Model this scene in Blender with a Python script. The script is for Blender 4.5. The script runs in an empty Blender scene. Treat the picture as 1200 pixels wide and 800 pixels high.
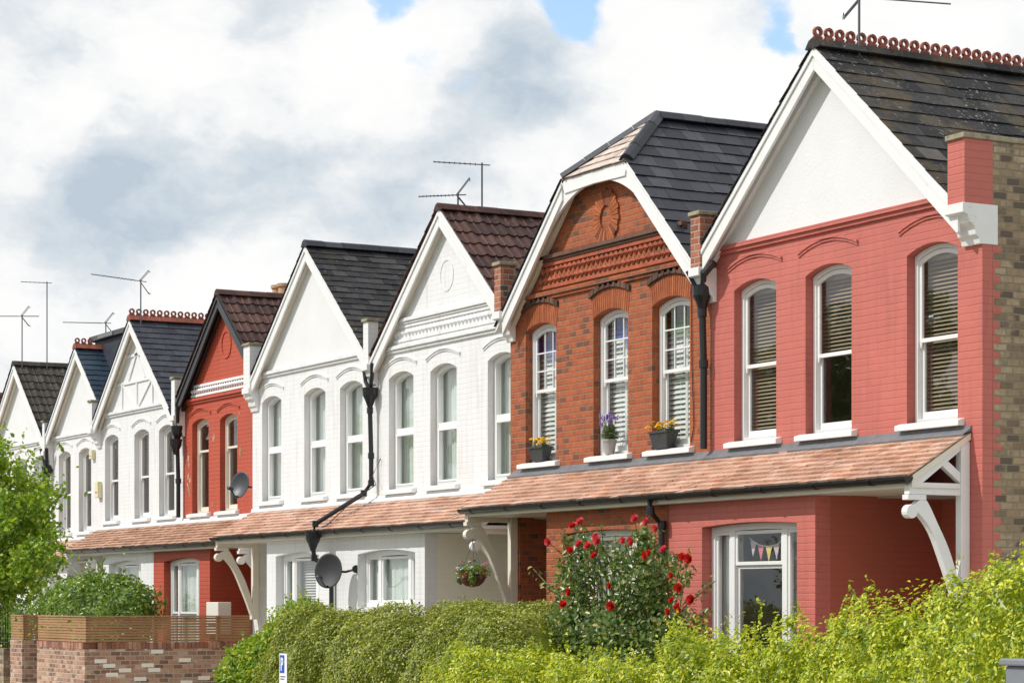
import bpy, bmesh, math, random
import numpy as np
from mathutils import Vector, Matrix, noise
from mathutils.geometry import tessellate_polygon

scene = bpy.context.scene
COL = scene.collection
R = math.radians
rng = random.Random(7)
nrng = np.random.default_rng(11)

# ------------------------------------------------------------------ materials
def new_mat(name):
    m = bpy.data.materials.new(name); m.use_nodes = True
    nt = m.node_tree; b = nt.nodes['Principled BSDF']
    return m, nt, b

def N(nt, t, **kw):
    n = nt.nodes.new(t)
    for k, v in kw.items():
        if k in n.inputs: n.inputs[k].default_value = v
        else: setattr(n, k, v)
    return n

def ramp(nt, stops, interp='LINEAR'):
    n = nt.nodes.new('ShaderNodeValToRGB'); cr = n.color_ramp; cr.interpolation = interp
    while len(cr.elements) < len(stops): cr.elements.new(0.5)
    for e, (p, c) in zip(cr.elements, stops):
        e.position = p; e.color = (*c, 1)
    return n

def mix(nt, a, b, fac, mode='MIX'):
    n = nt.nodes.new('ShaderNodeMix'); n.data_type = 'RGBA'; n.blend_type = mode
    for s, v in ((n.inputs[0], fac), (n.inputs[6], a), (n.inputs[7], b)):
        if isinstance(v, bpy.types.NodeSocket): nt.links.new(v, s)
        elif isinstance(v, (int, float)): s.default_value = v
        else: s.default_value = (*v, 1)
    return n.outputs[2]

def objco(nt): return N(nt, 'ShaderNodeTexCoord').outputs['Object']

def noise_tex(nt, co, scale, detail=4, rough=.55):
    n = N(nt, 'ShaderNodeTexNoise'); n.inputs['Scale'].default_value = scale
    n.inputs['Detail'].default_value = detail; n.inputs['Roughness'].default_value = rough
    nt.links.new(co, n.inputs['Vector']); return n.outputs['Fac']

def plain(name, col, rough=.5, var=.12, scale=6, bump=.0, metal=0, spec=.5, bscale=60, dirt=None):
    m, nt, b = new_mat(name); co = objco(nt)
    f = noise_tex(nt, co, scale)
    r = ramp(nt, [(.3, [c*(1-var) for c in col]), (.7, [min(1, c*(1+var*.6)) for c in col])])
    nt.links.new(f, r.inputs[0]); out = r.outputs[0]
    if dirt:
        f2 = noise_tex(nt, co, dirt[1], 6, .7)
        r2 = ramp(nt, [(dirt[2], (0,0,0)), (dirt[2]+.12, (1,1,1))]); nt.links.new(f2, r2.inputs[0])
        out = mix(nt, out, dirt[0], r2.outputs[0])
    nt.links.new(out, b.inputs['Base Color'])
    b.inputs['Roughness'].default_value = rough; b.inputs['Metallic'].default_value = metal
    b.inputs['Specular IOR Level'].default_value = spec
    if bump:
        bn = N(nt, 'ShaderNodeBump'); bn.inputs['Strength'].default_value = bump; bn.inputs['Distance'].default_value = .01
        nt.links.new(noise_tex(nt, co, bscale), bn.inputs['Height']); nt.links.new(bn.outputs[0], b.inputs['Normal'])
    return m

def brick_nodes(nt, w=.228, h=.076, mortar=.010):
    """brick texture on walls: u = x + y, v = z (metres)"""
    tc = N(nt, 'ShaderNodeTexCoord'); s = N(nt, 'ShaderNodeSeparateXYZ'); nt.links.new(tc.outputs['Object'], s.inputs[0])
    a = N(nt, 'ShaderNodeMath', operation='ADD'); nt.links.new(s.outputs[0], a.inputs[0]); nt.links.new(s.outputs[1], a.inputs[1])
    c = N(nt, 'ShaderNodeCombineXYZ'); nt.links.new(a.outputs[0], c.inputs[0]); nt.links.new(s.outputs[2], c.inputs[1])
    # a slightly wavering line of the courses
    nz = N(nt, 'ShaderNodeTexNoise'); nz.inputs['Scale'].default_value = 9; nz.inputs['Detail'].default_value = 4; nt.links.new(c.outputs[0], nz.inputs['Vector'])
    v = N(nt, 'ShaderNodeVectorMath', operation='MULTIPLY_ADD'); nt.links.new(nz.outputs['Color'], v.inputs[0])
    v.inputs[1].default_value = (.020, .016, 0); nt.links.new(c.outputs[0], v.inputs[2])
    br = N(nt, 'ShaderNodeTexBrick'); nt.links.new(v.outputs[0], br.inputs['Vector'])
    br.inputs['Scale'].default_value = 1; br.inputs['Brick Width'].default_value = w; br.inputs['Row Height'].default_value = h
    br.inputs['Mortar Size'].default_value = mortar; br.inputs['Mortar Smooth'].default_value = .6; br.inputs['Bias'].default_value = 0
    br.inputs['Color1'].default_value = (0, 0, 0, 1); br.inputs['Color2'].default_value = (1, 1, 1, 1); br.inputs['Mortar'].default_value = (.5, .5, .5, 1)
    return br, tc.outputs['Object'], v.outputs[0]

def painted_brick(name, col, var=.06, stain=None, bump=.55, joint=.86):
    m, nt, b = new_mat(name); br, co, uv = brick_nodes(nt)
    f = noise_tex(nt, co, 1.3, 6, .6)
    r = ramp(nt, [(.3, [c*(1-var) for c in col]), (.7, [min(1, c*(1+var)) for c in col])]); nt.links.new(f, r.inputs[0])
    c0 = mix(nt, [c*.97 for c in col], [min(1, c*1.03) for c in col], br.outputs['Color'])
    c1 = mix(nt, r.outputs[0], c0, .5)
    fm = N(nt, 'ShaderNodeMath', operation='MULTIPLY'); nt.links.new(br.outputs['Fac'], fm.inputs[0])
    fr_ = ramp(nt, [(.35, (0,0,0)), (.65, (1,1,1))]); nt.links.new(noise_tex(nt, co, 3.1, 5, .65), fr_.inputs[0]); nt.links.new(fr_.outputs[0], fm.inputs[1])
    c2 = mix(nt, c1, [c*joint for c in col], fm.outputs[0])
    if stain:
        s = N(nt, 'ShaderNodeMapping'); s.inputs['Scale'].default_value = (3.2, 3.2, .35); nt.links.new(co, s.inputs[0])
        f2 = noise_tex(nt, s.outputs[0], 2.0, 6, .65)
        r2 = ramp(nt, [(.50, (0,0,0)), (.74, (.6,.6,.6))]); nt.links.new(f2, r2.inputs[0])
        c2 = mix(nt, c2, stain, r2.outputs[0])
    chip = ramp(nt, [(.66, (0,0,0)), (.70, (.5,.5,.5))]); nt.links.new(noise_tex(nt, co, 17, 4, .7), chip.inputs[0])
    c2 = mix(nt, c2, [c*.74+.02 for c in col], chip.outputs[0])
    nt.links.new(c2, b.inputs['Base Color']); b.inputs['Roughness'].default_value = .62
    bed = N(nt, 'ShaderNodeTexBrick'); nt.links.new(uv, bed.inputs['Vector']); bed.inputs['Scale'].default_value = 1; bed.inputs['Brick Width'].default_value = 60; bed.inputs['Row Height'].default_value = .076
    bed.inputs['Mortar Size'].default_value = .009; bed.inputs['Mortar Smooth'].default_value = .5
    jm = N(nt, 'ShaderNodeMath', operation='MULTIPLY_ADD'); nt.links.new(br.outputs['Fac'], jm.inputs[0]); jm.inputs[1].default_value = .35; nt.links.new(bed.outputs['Fac'], jm.inputs[2])
    wear = ramp(nt, [(.30, (.15,.15,.15)), (.62, (1,1,1))]); nt.links.new(noise_tex(nt, co, 1.7, 5, .6), wear.inputs[0])
    jw = N(nt, 'ShaderNodeMath', operation='MULTIPLY'); nt.links.new(jm.outputs[0], jw.inputs[0]); nt.links.new(wear.outputs[0], jw.inputs[1])
    inv = N(nt, 'ShaderNodeMath', operation='SUBTRACT'); inv.inputs[0].default_value = 1; nt.links.new(jw.outputs[0], inv.inputs[1])
    ad = N(nt, 'ShaderNodeMath', operation='MULTIPLY_ADD'); nt.links.new(noise_tex(nt, co, 28, 5), ad.inputs[0]); ad.inputs[1].default_value = .5
    nt.links.new(inv.outputs[0], ad.inputs[2])
    bn = N(nt, 'ShaderNodeBump'); bn.inputs['Strength'].default_value = bump; bn.inputs['Distance'].default_value = .008
    nt.links.new(ad.outputs[0], bn.inputs['Height']); nt.links.new(bn.outputs[0], b.inputs['Normal'])
    return m

def bare_brick(name, stops, mortar, dark=None, darkamt=.5, w=.172, bump=.8, patch=None):
    m, nt, b = new_mat(name); br, co, uv = brick_nodes(nt, w=w)
    r = ramp(nt, stops); nt.links.new(br.outputs['Color'], r.inputs[0])
    f = noise_tex(nt, co, 14, 5, .65)
    rr = ramp(nt, [(.3, (.72,.72,.72)), (.7, (1.12,1.12,1.12))]); nt.links.new(f, rr.inputs[0])
    c = mix(nt, r.outputs[0], rr.outputs[0], 1.0, 'MULTIPLY')
    if dark:
        f2 = noise_tex(nt, co, .9, 5, .7)
        m2 = N(nt, 'ShaderNodeMath', operation='MULTIPLY_ADD'); nt.links.new(br.outputs['Color'], m2.inputs[0]); m2.inputs[1].default_value = .55; nt.links.new(f2, m2.inputs[2])
        r2 = ramp(nt, [(darkamt, (0,0,0)), (darkamt+.16, (1,1,1))]); nt.links.new(m2.outputs[0], r2.inputs[0])
        c = mix(nt, c, dark, r2.outputs[0])
    c = mix(nt, c, mortar, br.outputs['Fac'])
    if patch:
        f3 = noise_tex(nt, co, 2.2, 6, .7); r3 = ramp(nt, [(.62, (0,0,0)), (.75, (.6,.6,.6))]); nt.links.new(f3, r3.inputs[0])
        c = mix(nt, c, patch, r3.outputs[0])
    nt.links.new(c, b.inputs['Base Color']); b.inputs['Roughness'].default_value = .85
    inv = N(nt, 'ShaderNodeMath', operation='SUBTRACT'); inv.inputs[0].default_value = 1; nt.links.new(br.outputs['Fac'], inv.inputs[1])
    ad = N(nt, 'ShaderNodeMath', operation='MULTIPLY_ADD'); nt.links.new(f, ad.inputs[0]); ad.inputs[1].default_value = .6; nt.links.new(inv.outputs[0], ad.inputs[2])
    bn = N(nt, 'ShaderNodeBump'); bn.inputs['Strength'].default_value = bump; bn.inputs['Distance'].default_value = .008
    nt.links.new(ad.outputs[0], bn.inputs['Height']); nt.links.new(bn.outputs[0], b.inputs['Normal'])
    return m

def tile_mat(name, stops, rough=.6, moss=None, lichen=None, spec=.4, nsc=9):
    m, nt, b = new_mat(name); co = objco(nt)
    g = N(nt, 'ShaderNodeNewGeometry')
    r = ramp(nt, stops); nt.links.new(g.outputs['Random Per Island'], r.inputs[0])
    f = noise_tex(nt, co, nsc, 6, .65)
    rr = ramp(nt, [(.3, (.7,.7,.7)), (.72, (1.2,1.2,1.2))]); nt.links.new(f, rr.inputs[0])
    c = mix(nt, r.outputs[0], rr.outputs[0], 1.0, 'MULTIPLY')
    if moss:
        f2 = noise_tex(nt, co, moss[1], 6, .75); r2 = ramp(nt, [(moss[2], (0,0,0)), (moss[2]+.1, (.85,.85,.85))]); nt.links.new(f2, r2.inputs[0])
        c = mix(nt, c, moss[0], r2.outputs[0])
    if lichen:
        f3 = noise_tex(nt, co, lichen[1], 3, .6); r3 = ramp(nt, [(lichen[2], (0,0,0)), (lichen[2]+.03, (1,1,1))]); nt.links.new(f3, r3.inputs[0])
        f4 = noise_tex(nt, co, 1.1, 3, .6); r4 = ramp(nt, [(.45, (0,0,0)), (.6, (1,1,1))]); nt.links.new(f4, r4.inputs[0])
        mm = N(nt, 'ShaderNodeMath', operation='MULTIPLY'); nt.links.new(r3.outputs[0], mm.inputs[0]); nt.links.new(r4.outputs[0], mm.inputs[1])
        c = mix(nt, c, lichen[0], mm.outputs[0])
    nt.links.new(c, b.inputs['Base Color']); b.inputs['Roughness'].default_value = rough; b.inputs['Specular IOR Level'].default_value = spec
    bn = N(nt, 'ShaderNodeBump'); bn.inputs['Strength'].default_value = .35; bn.inputs['Distance'].default_value = .006
    nt.links.new(noise_tex(nt, co, 40, 5), bn.inputs['Height']); nt.links.new(bn.outputs[0], b.inputs['Normal'])
    return m

def leaf_mat(name, stops, rough=.45, trans=.35, tcol=(.25,.40,.03), clump=None, spec=.45):
    m, nt, b = new_mat(name)
    g = N(nt, 'ShaderNodeNewGeometry'); r = ramp(nt, stops); nt.links.new(g.outputs['Random Per Island'], r.inputs[0])
    c = r.outputs[0]
    if clump:
        f = noise_tex(nt, objco(nt), clump[1], 4, .6); r2 = ramp(nt, [(clump[2], (0,0,0)), (clump[2]+.18, (1,1,1))]); nt.links.new(f, r2.inputs[0])
        c = mix(nt, c, clump[0], r2.outputs[0])
    nt.links.new(c, b.inputs['Base Color']); b.inputs['Roughness'].default_value = rough; b.inputs['Specular IOR Level'].default_value = spec
    t = N(nt, 'ShaderNodeBsdfTranslucent'); tc = mix(nt, c, tcol, .5); nt.links.new(tc, t.inputs[0])
    ms = N(nt, 'ShaderNodeMixShader'); ms.inputs[0].default_value = trans
    nt.links.new(b.outputs[0], ms.inputs[1]); nt.links.new(t.outputs[0], ms.inputs[2])
    nt.links.new(ms.outputs[0], nt.nodes['Material Output'].inputs[0])
    return m

def glass_mat(name, tint=(.93,.96,.95), refl=1.0):
    m, nt, b = new_mat(name); nt.nodes.remove(b)
    tr = N(nt, 'ShaderNodeBsdfTransparent'); tr.inputs[0].default_value = (*tint, 1)
    gl = N(nt, 'ShaderNodeBsdfGlossy'); gl.inputs['Roughness'].default_value = .015
    fr = N(nt, 'ShaderNodeFresnel'); ge = N(nt, 'ShaderNodeNewGeometry'); mi = N(nt, 'ShaderNodeMapRange'); nt.links.new(ge.outputs['Backfacing'], mi.inputs[0])
    mi.inputs[3].default_value = 1.55; mi.inputs[4].default_value = 1/1.55; nt.links.new(mi.outputs[0], fr.inputs[0])   # a thin pane is the same from both sides
    mu = N(nt, 'ShaderNodeMath', operation='MULTIPLY'); mu.use_clamp = True; nt.links.new(fr.outputs[0], mu.inputs[0]); mu.inputs[1].default_value = 1.7*refl
    # old panes are never quite flat
    bn = N(nt, 'ShaderNodeBump'); bn.inputs['Strength'].default_value = .05; bn.inputs['Distance'].default_value = .02
    nt.links.new(noise_tex(nt, objco(nt), 2.5, 2), bn.inputs['Height']); nt.links.new(bn.outputs[0], gl.inputs['Normal'])
    ms = N(nt, 'ShaderNodeMixShader'); nt.links.new(mu.outputs[0], ms.inputs[0]); nt.links.new(tr.outputs[0], ms.inputs[1]); nt.links.new(gl.outputs[0], ms.inputs[2])
    nt.links.new(ms.outputs[0], nt.nodes['Material Output'].inputs[0])
    return m

WHITE = (.80, .79, .76)
M = dict(
 white_brick = painted_brick('white painted brick', (.75,.748,.744), .03, (.52,.50,.46), .30, .97),
 cream_brick = painted_brick('cream painted brick', (.86,.80,.68), .03, None, .22, .96),
 pink_brick = painted_brick('pink painted brick', (.515,.138,.108), .20, (.36,.10,.082), .5, .90),
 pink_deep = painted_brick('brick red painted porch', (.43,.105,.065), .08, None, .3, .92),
 red_paint = painted_brick('dark red painted brick', (.47,.075,.035), .10, (.30,.05,.03), .7),
 red_brick = bare_brick('orange red brick', [(0,(.31,.076,.028)),(.35,(.39,.092,.031)),(.7,(.44,.110,.036)),(1,(.36,.088,.033))], (.27,.145,.085), (.16,.06,.034), .91),
 stock_brick = bare_brick('yellow stock brick', [(0,(.19,.135,.085)),(.3,(.32,.235,.145)),(.7,(.41,.31,.195)),(1,(.55,.44,.30))], (.25,.20,.145), (.12,.09,.065), .89, patch=(.11,.085,.06)),
 wall_brick = bare_brick('brown garden wall brick', [(0,(.20,.10,.065)),(.35,(.36,.19,.12)),(.65,(.46,.27,.18)),(.85,(.55,.37,.26)),(1,(.76,.66,.56))], (.45,.37,.29), (.17,.10,.075), .95),
 pier_brick = bare_brick('weathered red pier brick', [(0,(.28,.08,.045)),(.5,(.42,.13,.07)),(1,(.52,.20,.12))], (.40,.33,.26), (.12,.08,.06), .9),
 render_white = plain('white painted render', (.745,.742,.736), .65, .04, 1.5, .35, bscale=35, dirt=((.60,.56,.50), 3.5, .70)),
 render_cream = plain('cream painted render', (.79,.74,.64), .65, .04, 1.5, .3, bscale=35),
 timber_white = plain('white gloss timber', (.78,.776,.768), .42, .05, 3, .12, bscale=25, dirt=((.58,.55,.47), 4, .62)),
 timber_cream = plain('cream timber', (.76,.70,.59), .42, .04, 3, .08, bscale=25),
 timber_black = plain('black painted timber', (.018,.019,.021), .35, .2, 3, .1),
 upvc = plain('white window frame', (.83,.83,.82), .3, .02, 4),
 black = plain('black cast iron', (.012,.013,.015), .32, .25, 9, .15),
 lead = plain('grey lead', (.17,.175,.19), .45, .25, 7, .3, bscale=14),
 coping = plain('mossy stone coping', (.34,.29,.20), .9, .25, 9, .6, dirt=((.13,.12,.06), 6, .5)),
 slate_a = tile_mat('weathered slate', [(0,(.009,.009,.011)),(.5,(.024,.024,.026)),(.975,(.052,.049,.046)),(1,(.15,.135,.12))], .7, ((.075,.056,.033), 1.5, .50), ((.27,.265,.24), 20, .62), .3),
 slate_b = tile_mat('blue black slate', [(0,(.012,.014,.021)),(.6,(.026,.029,.041)),(1,(.052,.056,.070))], .5, None, None, .4),
 slate_d = tile_mat('mossy dark slate', [(0,(.009,.009,.011)),(.6,(.026,.026,.029)),(1,(.058,.057,.058))], .65, ((.05,.042,.022), 1.4, .56), ((.30,.30,.29), 20, .68), .35),
 slate_f = tile_mat('blue grey slate', [(0,(.024,.027,.040)),(.7,(.036,.041,.058)),(1,(.050,.056,.074))], .6, None, None, .4),
 slate_g = tile_mat('new blue slate', [(0,(.016,.035,.062)),(1,(.028,.055,.090))], .5, None, None, .4),
 tile_brown = tile_mat('brown concrete tile', [(0,(.048,.022,.019)),(.6,(.075,.034,.028)),(1,(.10,.048,.038))], .7, ((.13,.10,.045), 1.5, .70), ((.35,.30,.25), 18, .72), .3),
 tile_dark = tile_mat('dark concrete tile', [(0,(.032,.026,.022)),(.6,(.052,.044,.036)),(1,(.075,.064,.052))], .75, ((.12,.10,.045), 1.2, .62), ((.3,.28,.22), 14, .7), .3),
 hip_glare = tile_mat('hip tile with painted glare', [(0,(.46,.37,.31)),(1,(.66,.56,.49))], .5),  # sun glare on the dark hip slates put into a pale colour
 terracotta = tile_mat('terracotta porch tile', [(0,(.52,.28,.185)),(.3,(.60,.37,.265)),(.7,(.64,.42,.315)),(1,(.70,.50,.40))], .40, ((.46,.215,.135), 1.3, .57), ((.33,.27,.20), 7, .66), .7, 2),
 terracotta_old = tile_mat('mossy terracotta tile', [(0,(.36,.19,.12)),(.4,(.47,.27,.18)),(1,(.58,.39,.28))], .55, ((.38,.27,.09), 2.0, .62), None, .4),
 crest = tile_mat('red clay crest', [(0,(.22,.055,.035)),(1,(.34,.10,.065))], .7),
 arch_brick = tile_mat('gauged orange brick', [(0,(.33,.085,.03)),(.5,(.36,.10,.036)),(1,(.43,.14,.055))], .8),
 dark_brick = tile_mat('dark moulded brick', [(0,(.07,.04,.03)),(.6,(.12,.065,.045)),(1,(.20,.10,.06))], .85),
 red_roundel = tile_mat('rubbed roundel brick', [(0,(.16,.055,.03)),(.4,(.36,.10,.035)),(1,(.46,.14,.045))], .85),
 red_terra = tile_mat('moulded red terracotta', [(0,(.33,.075,.035)),(1,(.46,.12,.055))], .8),
 glass = glass_mat('window glass'),
 glass_blue = glass_mat('blue glass', (.07,.12,.50)), glass_green = glass_mat('green glass', (.16,.30,.10)), glass_lilac = glass_mat('lilac glass', (.45,.38,.62)),
 curtain = plain('net curtain', (.76,.80,.75), .9, .06, 5),
 curtain_white = plain('white curtain', (.74,.74,.72), .9, .05, 5),
 blind_wood = plain('brown wooden blind', (.44,.33,.235), .5, .15, 3),
 blind_white = plain('white shutter', (.78,.78,.75), .5, .04, 3),
 interior = plain('interior plaster', (.42,.38,.33), .9, .1, 2),
 room_dark = plain('dark furniture', (.05,.042,.036), .6, .3, 2),
 door_dark = plain('dark painted door', (.03,.035,.04), .3, .1, 3),
 steel = plain('galvanised aerial', (.10,.10,.11), .5, .15, 9),
 dish = plain('grey satellite dish', (.042,.048,.058), .45, .12, 4),
 dish_dark = plain('dark mesh dish', (.032,.034,.037), .6, .15, 40),
 wood_slat = plain('cedar slats', (.36,.19,.085), .6, .22, 2.5, .2, bscale=20),
 pot_grey = plain('dark grey planter', (.045,.047,.05), .5, .15, 5),
 pot_stone = plain('pale grey pot', (.36,.33,.31), .7, .12, 9),
 basket = plain('brown coir basket', (.15,.055,.03), .9, .3, 20, .5),
 soil = plain('dark soil', (.05,.035,.025), .95, .3, 8, .6),
 bark = plain('bark', (.12,.085,.055), .9, .3, 9, .8, bscale=22),
 stem_green = plain('green cane', (.10,.13,.04), .6, .25, 6),
 chimney_pot = plain('buff chimney pot', (.50,.32,.19), .8, .15, 5),
 alarm = plain('cream alarm box', (.74,.66,.42), .4, .05, 4),
 meter = plain('cream meter box', (.74,.70,.62), .5, .05, 4),
 asphalt = plain('asphalt', (.05,.05,.052), .9, .25, 3, .5, bscale=80),
 paving = plain('grey paving', (.40,.385,.36), .9, .2, 2, .4),
 earth = plain('garden earth', (.14,.11,.07), .95, .3, 2, .6),
 grass = plain('mown grass', (.05,.09,.02), .9, .4, 4, .6),
 post_grey = plain('grey painted post', (.20,.21,.23), .5, .12, 4),
 sign_white = plain('white sign face', (.82,.82,.82), .4, .02, 4),
 sign_blue = plain('blue sign face', (.01,.09,.42), .4, .02, 4),
 flag_pink = plain('pink bunting', (.75,.22,.25), .8, .1, 8), flag_yellow = plain('yellow bunting', (.80,.65,.18), .8, .1, 8), flag_pale = plain('pale bunting', (.70,.55,.58), .8, .1, 8),
 petal_red = plain('red petals', (.70,.045,.028), .5, .35, 12), petal_pink = plain('coral pink petals', (.78,.11,.13), .5, .15, 30), petal_yellow = plain('yellow orange petals', (.90,.56,.015), .5, .25, 30),
 petal_purple = plain('purple petals', (.22,.12,.42), .6, .2, 30), petal_lilac = plain('pale pink petals', (.62,.36,.52), .6, .2, 30), petal_white = plain('white petals', (.75,.72,.75), .6, .1, 30),
 wire = plain('black cable', (.015,.015,.015), .5, .1, 4),
 leaf_privet = leaf_mat('golden privet leaves', [(0,(.055,.125,.012)),(.30,(.21,.32,.018)),(.64,(.56,.62,.028)),(1,(.86,.80,.11))], .36, .40, (.62,.70,.03), ((.09,.18,.016), 1.9, .55), .5),
 leaf_box = leaf_mat('clipped hedge leaves', [(0,(.035,.064,.011)),(.4,(.15,.205,.024)),(.75,(.38,.43,.042)),(1,(.58,.54,.12))], .40, .34, (.46,.52,.04), ((.40,.40,.045), 1.7, .57), .5),
 leaf_euon = leaf_mat('yellow green shrub leaves', [(0,(.09,.20,.016)),(.5,(.20,.33,.022)),(.85,(.34,.43,.028)),(1,(.72,.58,.04))], .36, .40, (.45,.60,.03), ((.10,.20,.02), 1.4, .60)),
 leaf_rose = leaf_mat('rose leaves', [(0,(.05,.11,.025)),(.55,(.14,.23,.048)),(.88,(.28,.34,.07)),(1,(.50,.38,.13))], .3, .36, (.20,.30,.03), None, .7),
 leaf_bush = leaf_mat('glossy bush leaves', [(0,(.07,.16,.02)),(.6,(.17,.28,.035)),(1,(.36,.44,.07))], .28, .4, (.25,.40,.03), None, .6),
 leaf_tree = leaf_mat('tree leaves', [(0,(.05,.13,.012)),(.5,(.14,.26,.02)),(.82,(.33,.44,.035)),(1,(.62,.66,.09))], .38, .45, (.46,.66,.03), None),
 leaf_small = leaf_mat('fine green leaves', [(0,(.05,.09,.03)),(1,(.12,.17,.06))], .5, .3),
)

# ------------------------------------------------------------------ mesh helpers
class MB:
    def __init__(s): s.v = []; s.f = []
    def add(s, vs, fs):
        o = len(s.v); s.v += [tuple(p) for p in vs]; s.f += [tuple(i+o for i in f) for f in fs]
    def box(s, x0, x1, y0, y1, z0, z1):
        if x0 > x1: x0, x1 = x1, x0
        s.add([(x0,y0,z0),(x1,y0,z0),(x1,y1,z0),(x0,y1,z0),(x0,y0,z1),(x1,y0,z1),(x1,y1,z1),(x0,y1,z1)],
              [(0,3,2,1),(4,5,6,7),(0,1,5,4),(1,2,6,5),(2,3,7,6),(3,0,4,7)])
    def prism(s, poly, a0, a1, axis='y'):
        n = len(poly)
        def P(p, a): return (p[0], a, p[1]) if axis == 'y' else ((a, p[0], p[1]) if axis == 'x' else (p[0], p[1], a))
        vs = [P(p, a0) for p in poly] + [P(p, a1) for p in poly]
        tris = tessellate_polygon([[Vector((p[0], p[1], 0)) for p in poly]])
        fs = [tuple(t) for t in tris] + [tuple(n+i for i in reversed(t)) for t in tris]
        fs += [(i, (i+1) % n, n+(i+1) % n, n+i) for i in range(n)]
        s.add(vs, fs)
    def holed(s, outer, holes, y0, y1):
        loops = [outer]+holes; allp = [p for l in loops for p in l]; n = len(allp)
        tris = tessellate_polygon([[Vector((p[0], p[1], 0)) for p in l] for l in loops])
        vs = [(p[0], y0, p[1]) for p in allp] + [(p[0], y1, p[1]) for p in allp]
        fs = [tuple(t) for t in tris] + [tuple(n+i for i in reversed(t)) for t in tris]
        o = 0
        for l in loops:
            k = len(l); fs += [(o+i, o+(i+1) % k, n+o+(i+1) % k, n+o+i) for i in range(k)]; o += k
        s.add(vs, fs)
    def tube(s, pts, r, n=8, r1=None, cap=True):
        pts = [Vector(p) for p in pts]; rings = []
        for i, p in enumerate(pts):
            d = (pts[min(i+1, len(pts)-1)]-pts[max(i-1, 0)]).normalized()
            a = Vector((0,0,1)) if abs(d.z) < .9 else Vector((1,0,0))
            u = d.cross(a).normalized(); w = d.cross(u).normalized()
            rr = r if r1 is None else r+(r1-r)*i/max(1, len(pts)-1)
            rings.append([p+u*rr*math.cos(2*math.pi*k/n)+w*rr*math.sin(2*math.pi*k/n) for k in range(n)])
        fs = [(i*n+k, i*n+(k+1) % n, (i+1)*n+(k+1) % n, (i+1)*n+k) for i in range(len(pts)-1) for k in range(n)]
        if cap: fs += [tuple(range(n)), tuple(range((len(pts)-1)*n, len(pts)*n))]
        s.add([q for g in rings for q in g], fs)
    def lathe(s, prof, c=(0,0,0), n=20, axis='z', sq=False):
        vs = []
        for r, h in prof:
            for k in range(n):
                a = 2*math.pi*(k+(.5 if sq else 0))/n; x, y = r*math.cos(a), r*math.sin(a)
                p = (x, y, h) if axis == 'z' else ((x, h, y) if axis == 'y' else (h, x, y))
                vs.append((p[0]+c[0], p[1]+c[1], p[2]+c[2]))
        fs = [(i*n+k, i*n+(k+1) % n, (i+1)*n+(k+1) % n, (i+1)*n+k) for i in range(len(prof)-1) for k in range(n)]
        fs += [tuple(range(n)), tuple(range((len(prof)-1)*n, len(prof)*n))]
        s.add(vs, fs)
    def cut(s, co, no):
        """drop everything on the positive side of the plane"""
        bm = bmesh.new(); vs = [bm.verts.new(p) for p in s.v]
        for f in s.f:
            try: bm.faces.new([vs[i] for i in f])
            except ValueError: pass
        bmesh.ops.bisect_plane(bm, geom=bm.verts[:]+bm.edges[:]+bm.faces[:], plane_co=co, plane_no=no, clear_outer=True)
        bm.verts.index_update(); s.v = [tuple(v.co) for v in bm.verts]; s.f = [tuple(v.index for v in f.verts) for f in bm.faces]; bm.free()
    def build(s, name, mat, parent=None, bevel=0, smooth=False, recalc=True):
        me = bpy.data.meshes.new(name); me.from_pydata(s.v, [], s.f); me.validate()
        if recalc:
            bm = bmesh.new(); bm.from_mesh(me); bmesh.ops.recalc_face_normals(bm, faces=bm.faces[:]); bm.to_mesh(me); bm.free()
        if smooth:
            for p in me.polygons: p.use_smooth = True
        me.materials.append(M[mat] if isinstance(mat, str) else mat)
        return link(name, me, parent, bevel)

def link(name, me, parent=None, bevel=0):
    o = bpy.data.objects.new(name, me); COL.objects.link(o)
    if parent: o.parent = parent
    if bevel:
        b = o.modifiers.new('Bevel', 'BEVEL'); b.width = bevel; b.segments = 2; b.limit_method = 'ANGLE'; b.angle_limit = R(40)
    return o

def empty(name, loc, label, cat, group=None, rz=0):
    o = bpy.data.objects.new(name, None); COL.objects.link(o); o.location = loc; o.rotation_euler = (0, 0, rz); o.empty_display_size = .2
    return tag(o, label, cat, group)
def tag(o, label, cat, group=None):
    o['label'] = label; o['category'] = cat
    if group: o['group'] = group
    return o
def structure(o): o['kind'] = 'structure'; return o
def copy_tree(o, parent=None):
    c = o.copy(); COL.objects.link(c)
    if parent: c.parent = parent
    for ch in list(o.children): copy_tree(ch, c)
    return c

def arch(a0, a1, z0, zs, rise, n=10):
    """opening outline: flat sill, segmental head"""
    p = [(a0, z0), (a1, z0)]
    for i in range(n+1):
        t = 1-2*i/n; p.append(((a0+a1)/2+t*(a1-a0)/2, zs+rise*(1-t*t)))
    return p

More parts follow.
